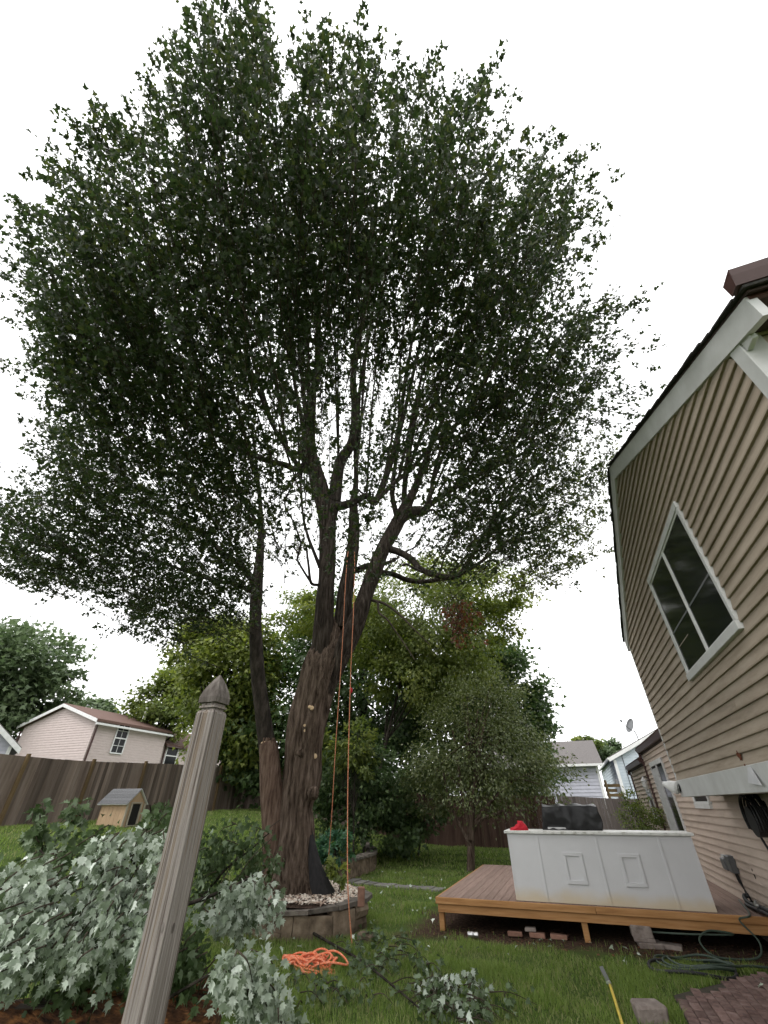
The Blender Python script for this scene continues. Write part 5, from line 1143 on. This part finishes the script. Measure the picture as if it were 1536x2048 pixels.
bg_tree('shade_tree', 'dense dark green tree directly behind the maple trunk', [(600, 1420, 28, 130, 170), (720, 1400, 28, 130, 190), (680, 1270, 27.5, 110, 90), (500, 1500, 27, 70, 80), (760, 1530, 26, 110, 90)], 34000, .26, m_bgdark, nclump=260, tr=.3)
bg_tree('shade_tree', 'bright yellow green tree with drooping canopy behind the maple', [(840, 1225, 20.5, 150, 75), (960, 1190, 20.5, 95, 55), (760, 1270, 20.5, 100, 70), (880, 1300, 20, 110, 65), (590, 1225, 21, 60, 45), (990, 1240, 20.5, 55, 45), (900, 1150, 21, 90, 40), (850, 1365, 20, 85, 50), (780, 1350, 20.3, 60, 50), (930, 1330, 20.3, 60, 60)], 44000, .15, m_bgyel, trunk=(*at(720, 1690, 21.0)[:2], .3), nclump=330, tr=.12, droop=.6, clump=.62, limbs_=2)
bg_tree('shade_tree', 'dark green rounded tree behind the small multi-stem tree', [(1000, 1390, 26, 80, 110), (960, 1330, 26, 70, 70), (1050, 1450, 26, 52, 80), (880, 1450, 26, 90, 130), (1010, 1530, 25.5, 80, 80)], 26000, .25, m_bgdark, nclump=240, tr=.25)
bg_tree('shade_tree', 'small autumn tinted tree far beyond the lavender roof', [(1170, 1492, 62, 32, 16), (1150, 1500, 62, 30, 16)], 2500, .4, m_bgmid, nclump=50, tr=.3)
bg_tree('shade_tree', 'pale far tree between the lavender and blue roofs', [(1215, 1500, 66, 30, 20), (1200, 1508, 66, 28, 20)], 2500, .42, m_far, nclump=50, tr=.3)
# small multi-stem tree in the yard
sb = hit(941, 1742)
ct = bg_tree('crabapple_tree', 'small multi-stem tree with pale olive leaves beside the deck', [(960, 1455, sb[1]+1.0, 95, 115), (900, 1500, sb[1]+1, 80, 90), (1010, 1510, sb[1]+.8, 85, 85), (960, 1570, sb[1]+.8, 130, 60), (1080, 1560, sb[1]+.6, 75, 60), (850, 1570, sb[1]+1.4, 60, 55), (1000, 1400, sb[1]+1, 50, 70)], 25000, .1, m_crab, trunk=sb, nclump=280, tr=.13, tmpl=LEAF_OV, clump=.6, mbark=m_bark, limbs_=5)
q = []
Dm = math.hypot(sb[0], sb[1])
for pts, w0 in (([(941, 1690), (915, 1640), (898, 1600), (885, 1540)], 8), ([(942, 1670), (960, 1640), (1000, 1625), (1030, 1605)], 10), ([(941, 1680), (945, 1600), (955, 1520), (970, 1440)], 16), ([(941, 1660), (925, 1590), (915, 1520), (905, 1460)], 10), ([(945, 1650), (985, 1600), (1030, 1560), (1080, 1540)], 8), ([(941, 1640), (950, 1560), (1000, 1480)], 9)):
    pp = np.array([at(x, y, Dm) for x, y in pts]); r0 = w0/2*depth(pp[0])/F; q.append((catmull(pp, 14), np.linspace(r0, r0*.35, 14)))
for (pp, r0) in q:
    v, f = tube(pp, r0, 8); link('stem', npmesh('stem', v, f, m_bark, smooth=True), None, ct)
# shrubs round the shaded planter and along the fence
bg_tree('shrub', 'tall dark leafy shrub growing from the shaded planter', [(690, 1620, 17.5, 60, 80), (730, 1560, 17.5, 60, 80), (660, 1540, 17.8, 45, 70)], 7000, .13, m_bgdark, nclump=120, tr=.05, cat='shrub', clump=.6)
bg_tree('shrub', 'bright green pinnate shrub beside the hanging rope', [(715, 1480, 16.5, 32, 45), (690, 1510, 16.5, 30, 35), (725, 1530, 16.5, 32, 25), (640, 1490, 16.5, 18, 50)], 2600, .15, m_bgmid, nclump=70, tr=.03, cat='shrub', tmpl=LEAF_OV)
bg_tree('shrub', 'bluish fern clump in front of the shaded planter', [(672, 1695, 15.2, 32, 26), (645, 1700, 15.2, 20, 20)], 1500, .12, m_fern, nclump=50, tr=.02, cat='shrub', tmpl=LEAF_OV)
bg_tree('shrub', 'loose green bush at the foot of the dark fence', [(790, 1650, 18.5, 60, 50), (830, 1600, 19.5, 60, 60), (770, 1600, 19, 50, 60)], 6000, .14, m_bgdark, nclump=110, tr=.04, cat='shrub')
bg_tree('shrub', 'thin bush with fine light green twigs by the brown downspout', [(1275, 1635, 17.0, 40, 30), (1300, 1625, 16.8, 28, 26), (1262, 1605, 17.0, 14, 30)], 2200, .07, m_bgmid, nclump=90, tr=.02, cat='shrub', tmpl=LEAF_OV, trunk=(1.75, 17.0, .1))
bg_tree('shrub', 'young maple sprout at the edge of the big planter bed', [(674, 1748, 10.4, 16, 20), (662, 1735, 10.4, 12, 12)], 90, .11, m_bgmid, nclump=14, tr=.012, cat='shrub', tmpl=LEAF_HI, trunk=(*at(672, 1775, 10.4)[:2], .4))

# ================================================================== ROPES
def strand(pts): return catmull([at(x, y, D) for x, y, D in pts], 60)
rp = np.vstack([strand([(657, 1718, 11.0), (664, 1620, 10.6), (672, 1480, 10.25), (684, 1300, 10.15), (692, 1150, 10.3), (698, 1085, 11.1)]), strand([(702, 1080, 11.15), (709, 1110, 10.7), (707, 1220, 10.1), (702, 1330, 10.0), (697, 1500, 9.9), (695, 1650, 9.7), (696, 1780, 9.4), (704, 1892, 9.3)])])
rp[-1, 2] = max(rp[-1, 2], .02)
v, f = tube(rp, .0095, 8); ro = link('climbing_rope', npmesh('climbing_rope', v, f, m_rope, smooth=True)); tag(ro, 'orange climbing rope hanging in two strands from the maple crotch', 'rope')
kn = at(702, 1381, 10.0); lathe('knot', [(0, .015), (.3, .035), (.7, .035), (1, .015)], kn-[0, 0, .06], kn+[0, 0, .06], m_red, ro, 10)
cpile = hit(616, 1936); n = 700; a = np.linspace(0, 42*math.pi, n)
rx = .22+.13*np.sin(a*.213)+.06*np.sin(a*1.31); P = np.stack([cpile[0]+rx*np.cos(a)+.18*np.sin(a*.071+1), cpile[1]+(.12+.09*np.sin(a*.171))*np.sin(a)+.1*np.sin(a*.053), cpile[2]+.04+.05*(.5+.5*np.sin(a*.117))*(1+np.sin(a*2.7))*.8+.03*np.cos(a*.9)], 1)
v, f = tube(P, .0125, 6); tag(link('rope_pile', npmesh('rope_pile', v, f, m_rope2, smooth=True)), 'tangled heap of orange rope lying on the lawn', 'rope')

# ================================================================== CUT BRANCHES
def cut_branch(name, label, sprays, nleaf, size, m, stem=None, nobj=60, group=None, spread=.16, tmpl=LEAF_HI, face=None, droop=.9, stick=None, jit=.04):
    """sprays: list of paths (n,3)"""
    base_ = sprays[0][0] if stem is None else stem[0]
    root = empty(name, (base_[0], base_[1], gz(base_[0], base_[1])), label, 'branch', group)
    if stem is not None:
        p = catmull(stem, 30); v, f = tube(p, np.linspace(stick or .022, .008, 30), 9); link('stem', npmesh('stem', v, f, m_bark2, smooth=True), None, root)
    o = tubes('twigs', [(q, np.linspace(.007, .0025, len(q))) for q in sprays], m_twig, root, 5); o['kind'] = 'stuff'
    LP, LT, LN = [], [], []
    for q in sprays:
        n = max(4, int(nleaf*rng.uniform(.7, 1.3))); u = rng.uniform(.12, 1, n)*(len(q)-1); i0 = np.minimum(u.astype(int), len(q)-2); b = q[i0]+(q[i0+1]-q[i0])*(u-i0)[:, None]
        main = nrm(q[-1]-q[0]); sd_ = rng.normal(size=(n, 3)); sd_ -= (sd_@main)[:, None]*main; sd_ = nrm(sd_)
        P = b+sd_*rng.uniform(.02, spread, n)[:, None]; T = main*.7+sd_*.5+rng.normal(size=(n, 3))*.3; T[:, 2] -= droop
        fdir = nrm(O-P) if face is None else np.tile(face, (n, 1)); N = fdir*.8+rng.normal(size=(n, 3))*.8+np.array([0, 0, .3]); LP.append(P); LT.append(T); LN.append(N)
    P, T, N = map(np.vstack, (LP, LT, LN)); S = size*rng.uniform(.6, 1.2, len(P))
    P[:, 2] = np.maximum(P[:, 2], g(P[:, 0], P[:, 1])+.02)
    bgm = big_split(P, S, nobj); r_ = ~bgm
    foliage('foliage', P[r_], T[r_], N[r_], S[r_], tmpl, m, root); leaf_objects(P[bgm], T[bgm], N[bgm], S[bgm], tmpl, m, root); return root
def sprays_px(poly, n, w0, w1, dirf, lpx, wfun=None):
    out = []; xs_ = [p[0] for p in poly]; ys_ = [p[1] for p in poly]
    while len(out) < n:
        x, y = rng.uniform(min(xs_), max(xs_)), rng.uniform(min(ys_), max(ys_))
        if not inpoly(poly, np.array([x]), np.array([y]))[0]: continue
        w = wfun(x, y)+rng.normal()*.12 if wfun else rng.uniform(w0, w1); dx, dy = dirf(x, y); l = lpx*rng.uniform(.6, 1.3)
        a = aw(x, y, w); b = aw(x+dx*l*.5, y+dy*l*.35, w-.03); c = aw(x+dx*l*.75, y+dy*l, w+.06); out.append(catmull([a, b, c], 8))
    return out
GR = 'cut branches dropped beside the pointed post'
wf = lambda x, y: 3.75-(y-1650)*.0022
dl = lambda x, y: (-.55+rng.normal()*.3-(.3 if x < 150 else 0), .8+rng.normal()*.15)
sp_ = sprays_px([(40, 1725), (150, 1685), (250, 1652), (335, 1640), (345, 1720), (335, 1830), (300, 1875), (180, 1900), (60, 1940), (-30, 1950), (-30, 1800)], 140, 0, 0, dl, 95, wf)
cut_branch('cut_branch', 'large heap of cut maple branches with pale silvery leaf undersides before the dog house', sp_, 30, .074, m_leafpale, [aw(330, 1990, 4.0), aw(300, 1880, 3.9), aw(280, 1760, 3.85), aw(250, 1690, 3.8)], 150, GR, .085, stick=.03)
sp_ = sprays_px([(395, 1790), (470, 1745), (535, 1725), (545, 1780), (515, 1830), (450, 1850), (400, 1880)], 20, 0, 0, lambda x, y: (.2+rng.normal()*.4, .7), 60, lambda x, y: 4.3)
cut_branch('cut_branch', 'pale leafy cut branch between the post and the maple trunk', sp_, 26, .082, m_leafpale, [aw(330, 1820, 4.2), aw(400, 1800, 4.25), aw(470, 1770, 4.3), aw(530, 1740, 4.4)], 60, GR, .13)
sp_ = sprays_px([(390, 1930), (430, 1895), (500, 1885), (540, 1960), (570, 2020), (600, 2060), (480, 2060), (450, 1960)], 24, 0, 0, lambda x, y: (.25+rng.normal()*.35, .8), 75, lambda x, y: 3.1)
cut_branch('cut_branch', 'pale leafy cut branch hanging over the end of the rotten log near the rope heap', sp_, 34, .076, m_leafpale, [aw(330, 2000, 3.5), aw(400, 1960, 3.4), aw(470, 1920, 3.3), aw(520, 1940, 3.2)], 80, GR, .13, stick=.012)
# inner mass behind and below the pale sprays, gap shade put into its dark green
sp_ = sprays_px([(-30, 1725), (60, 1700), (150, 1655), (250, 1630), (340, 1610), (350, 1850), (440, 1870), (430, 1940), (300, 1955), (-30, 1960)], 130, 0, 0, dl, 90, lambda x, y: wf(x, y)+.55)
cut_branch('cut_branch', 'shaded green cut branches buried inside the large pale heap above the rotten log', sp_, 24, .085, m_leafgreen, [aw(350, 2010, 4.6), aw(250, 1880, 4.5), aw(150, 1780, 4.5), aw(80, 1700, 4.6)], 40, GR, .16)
sp_ = sprays_px([(40, 1730), (55, 1640), (80, 1610), (120, 1640), (150, 1610), (170, 1590), (160, 1640), (120, 1720), (90, 1740)], 22, 0, 0, lambda x, y: (rng.normal()*.3, -.5), 40, lambda x, y: 5.2)
cut_branch('cut_branch', 'upright dark green sprig standing above the heap before the plank fence', sp_, 12, .12, m_leafgreen, [aw(90, 1780, 5.2), aw(85, 1700, 5.2), aw(80, 1630, 5.2)], 30, GR, .12)
sp_ = sprays_px([(280, 1700), (288, 1640), (305, 1585), (335, 1600), (340, 1700)], 22, 0, 0, lambda x, y: (.1+rng.normal()*.3, .6), 50, lambda x, y: 5.0)
cut_branch('cut_branch', 'dark green cut branch between the dog house and the post', sp_, 14, .11, m_leafgreen, [aw(320, 1790, 5.0), aw(310, 1700, 5.0), aw(300, 1610, 5.0)], 30, GR, .12)
sp_ = sprays_px([(405, 1700), (420, 1650), (470, 1640), (520, 1650), (545, 1690), (540, 1760), (470, 1790), (400, 1790)], 60, 0, 0, lambda x, y: (rng.normal()*.6, .5), 45, lambda x, y: 6.4)
cut_branch('cut_branch', 'fine leaved green cut branch lying against the maple trunk', sp_, 22, .095, m_leafgreen, [aw(400, 1800, 6.2), aw(450, 1740, 6.3), aw(500, 1700, 6.4), aw(545, 1660, 6.5)], 30, GR, .16, tmpl=LEAF_LO)
for (lab, P_px) in (('long thin bare twig arching from the heap to the maple trunk', [(440, 1770, 6.0), (470, 1720, 6.3), (520, 1670, 6.7), (560, 1640, 7.2)]), ('bare twig curving up from the heap beside the maple trunk', [(455, 1790, 5.8), (500, 1720, 6.1), (540, 1680, 6.5), (550, 1665, 6.8)])):
    tag(pipe('bare_twig', [aw(*q_) for q_ in P_px], .007, m_twig, None, 24, 6), lab, 'twig')
# branch lying across the lawn
st = [hit(430, 1845)+[0, 0, .45], hit(520, 1862)+[0, 0, .4], hit(575, 1870)+[0, 0, .2], hit(650, 1895)+[0, 0, .08], hit(720, 1935)+[0, 0, .07], hit(790, 1990)+[0, 0, .06], hit(840, 2040)+[0, 0, .08]]
sp_ = []
for i in range(95):
    x, y = ((rng.normal(740, 45), rng.normal(1900, 18)), (rng.normal(790, 60), rng.normal(1950, 25)), (rng.normal(880, 40), rng.normal(2005, 25)), (rng.normal(640, 70), rng.normal(1985, 22)), (rng.normal(910, 35), rng.normal(2035, 15)))[i % 5]
    a = hit(x, y)+[0, 0, .05+rng.random()*.07]; d = np.array([rng.normal()*.5+.4, rng.normal()*.4-.2, 0]); l = rng.uniform(.25, .5); sp_.append(catmull([a, a+d*l*.5+[0, 0, .03], a+d*l+[0, 0, -.03]], 7))
cut_branch('cut_branch', 'long cut branch with drying leaves lying across the lawn', sp_, 8, .08, m_leafgreen, st, 120, GR, .1, droop=.35, stick=.03, face=np.array([.2, -.5, .8]))
sp_ = []
for i in range(26):
    a = hit(rng.normal(895, 38), rng.normal(2010, 28))+[0, 0, .07+rng.random()*.06]; l = .22; d = np.array([rng.normal()*.6, rng.normal()*.5, 0]); sp_.append(catmull([a, a+d*l*.5+[0, 0, .05], a+d*l+[0, 0, -.08]], 6))
cut_branch('cut_branch', 'low pale leaved branch end on open grass beyond the orange rope heap', sp_, 7, .075, m_leafpale, None, 60, GR, .09, droop=.5)
# rotten log under the heap
lgp = [aw(-60, 2040, 3.75), aw(120, 2020, 3.8), aw(300, 2000, 3.85), aw(440, 1985, 3.9)]
C = catmull(lgp, 50); ss_ = np.linspace(0, 6, 50)
def lf(th, i): return np.array([1+.14*noise.noise(Vector((math.cos(t)*2.4, math.sin(t)*2.4, ss_[i]*1.1)))+.12*noise.noise(Vector((math.cos(t)*6, math.sin(t)*6, ss_[i]*.5))) for t in th])
lg = empty('rotten_log', (C[25][0], C[25][1], 0), 'rotten brown log with flaking wood under the cut branches', 'log')
v, f = tube(C-[0, 0, .12], .21, 28, fn=lf); link('wood', npmesh('wood', v, f, m_log, smooth=True), None, lg)
e = nrm(C[-1]-C[-2]); disc('end_face', C[-1]-[0, 0, .12], e, .2, m_log, lg, .03)
for i in range(14):
    k = rng.integers(4, 46); a = C[k]+np.array([0, 0, .02+rng.random()*.08])+nrm(O-C[k])*.14; b = a+(C[min(49, k+6)]-C[k])*rng.uniform(.6, 1.2); beam('bark_flake', tuple(a), tuple(b+rng.normal(size=3)*.02), .05+.05*rng.random(), .012, m_logbark if i % 2 else m_log, lg, roll=rng.uniform(-1, 1))
z_ = float(np.min(C[:, 2]))-.3
for i in range(2):
    c = C[10+i*28]; tag(box('log_block', c[0]-.28, c[0]+.28, c[1]-.18, c[1]+.18, gz(c[0], c[1])-.03, c[2]-.27, m_logbark, None, .05, rotz(.7), rough=.03, seed=i), 'bark covered billet propping up the rotten log', 'log', 'billets under the rotten log')

# ================================================================== LAWN GRASS
def scatter(n, x0, x1, y0, y1, h, w, clumpf):
    x = rng.uniform(x0, x1, n); y = rng.uniform(y0, y1, n); z = g(x, y); P = np.c_[x, y, z]
    u, v, d = proj(P); k = (u > -40) & (u < 1576) & (v < 2110) & (d > .3)
    k &= ~((x > -2.6) & (y > 9.95) & (y < 15.0)); k &= ~((x > .62) & (y < 7.8+(x-.62)*1.05)); k &= ~(x > 2.3)
    k &= ~inpoly([tuple(p) for p in ppts], x, y)
    # bare strip in front of the deck, ragged edge
    q = np.array([noise.noise(Vector((a*1.6, b*1.6, 0))) for a, b in zip(x, y)])
    dd = np.maximum(np.abs(x-.3)-3.0, np.abs(y-12.4)-2.55)+q*.55; k &= rng.random(n) < np.clip((dd-.5)/.6, 0.03, 1)
    A = pz(690, 1765, .1); B = pz(880, 1786, .02); ab = (B-A)[:2]; t = ((P[:, :2]-A[:2])@ab)/(ab@ab); nn2 = np.array([-ab[1], ab[0]])/np.linalg.norm(ab); of = (P[:, :2]-A[:2])@nn2
    k &= ~((t > 0) & (t < 1) & (of > .02) & (of < .48))
    k &= rng.random(n) < (.62+.5*q)
    P = P[k]; q = q[k]; m_ = len(P); hh = h*rng.uniform(.5, 1.35, m_)*(1+.8*q); a = rng.uniform(0, 2*math.pi, m_); s = np.c_[np.cos(a), np.sin(a), np.zeros(m_)]; b = rng.normal(size=(m_, 3))*.45; b[:, 2] = 0
    ww = w*rng.uniform(.7, 1.3, m_)[:, None]; up_ = np.array([0, 0, 1.])
    V = np.stack([P-s*ww, P+s*ww, P+s*ww*.7+up_*(hh*.6)[:, None]+b*(hh*.25)[:, None], P-s*ww*.7+up_*(hh*.6)[:, None]+b*(hh*.25)[:, None], P+up_*(hh*.92)[:, None]+b*(hh*.95)[:, None]], 1)
    i = np.arange(m_)[:, None]*5; Fa = np.concatenate([i+np.array([0, 1, 2]), i+np.array([0, 2, 3]), i+np.array([3, 2, 4])], 1).reshape(-1, 3)
    return V.reshape(-1, 3), Fa, np.repeat(np.clip(rng.random(m_)*.62+.19+q*.5, 0, .999), 5)
parts = [scatter(150000, -6.5, 2.3, 5.6, 10.6, .062, .0034, 0), scatter(60000, -9, 2.3, 10.6, 16, .065, .006, 0), scatter(60000, -16.4, -6, 4.5, 22, .065, .009, 0), scatter(30000, -12, 1.5, 15, 22.4, .065, .010, 0)]
VV, FF, LL, k = [], [], [], 0
for v, f, a in parts: VV.append(v); FF.append(f+k); LL.append(a); k += len(v)
tag(link('grass', npmesh('grass', np.vstack(VV), np.vstack(FF), m_grass, np.concatenate(LL))), 'green lawn grass growing across the back yard', 'grass', kind='stuff')
# fallen leaves and light scraps on the lawn
n = 160; xs_ = rng.uniform(-6, 2, n); ys_ = rng.uniform(7.6, 16, n); k = ~((xs_ > -2.75) & (ys_ > 9.8)) & ~inpoly([tuple(p) for p in ppts], xs_, ys_); P = np.c_[xs_, ys_, g(xs_, ys_)+.07][k]
o = foliage('fallen_leaves', P, np.c_[rng.normal(size=(len(P), 2)), rng.normal(size=len(P))*.3], np.c_[rng.normal(size=(len(P), 2))*.4, np.ones(len(P))], .075*rng.uniform(.6, 1.2, len(P)), LEAF_HI, m_leafpale, None)
tag(o, 'scattered pale fallen leaves lying on the lawn', 'leaves', kind='stuff')
n = 240; xs_ = rng.uniform(-2.8, 2.2, n); ys_ = rng.uniform(9.2, 10.3, n); P = np.c_[xs_, ys_, g(xs_, ys_)+.015]
o = foliage('leaf_litter', P, np.c_[rng.normal(size=(n, 2)), rng.normal(size=n)*.2], np.c_[rng.normal(size=(n, 2))*.3, np.ones(n)], .06*rng.uniform(.5, 1.2, n), LEAF_OV, m_leafdead, None)
tag(o, 'brown leaf litter on the bare mulch under the deck edge', 'leaves', kind='stuff')
print('tris', sum(len(m.polygons)*1 for m in bpy.data.meshes if m.users))
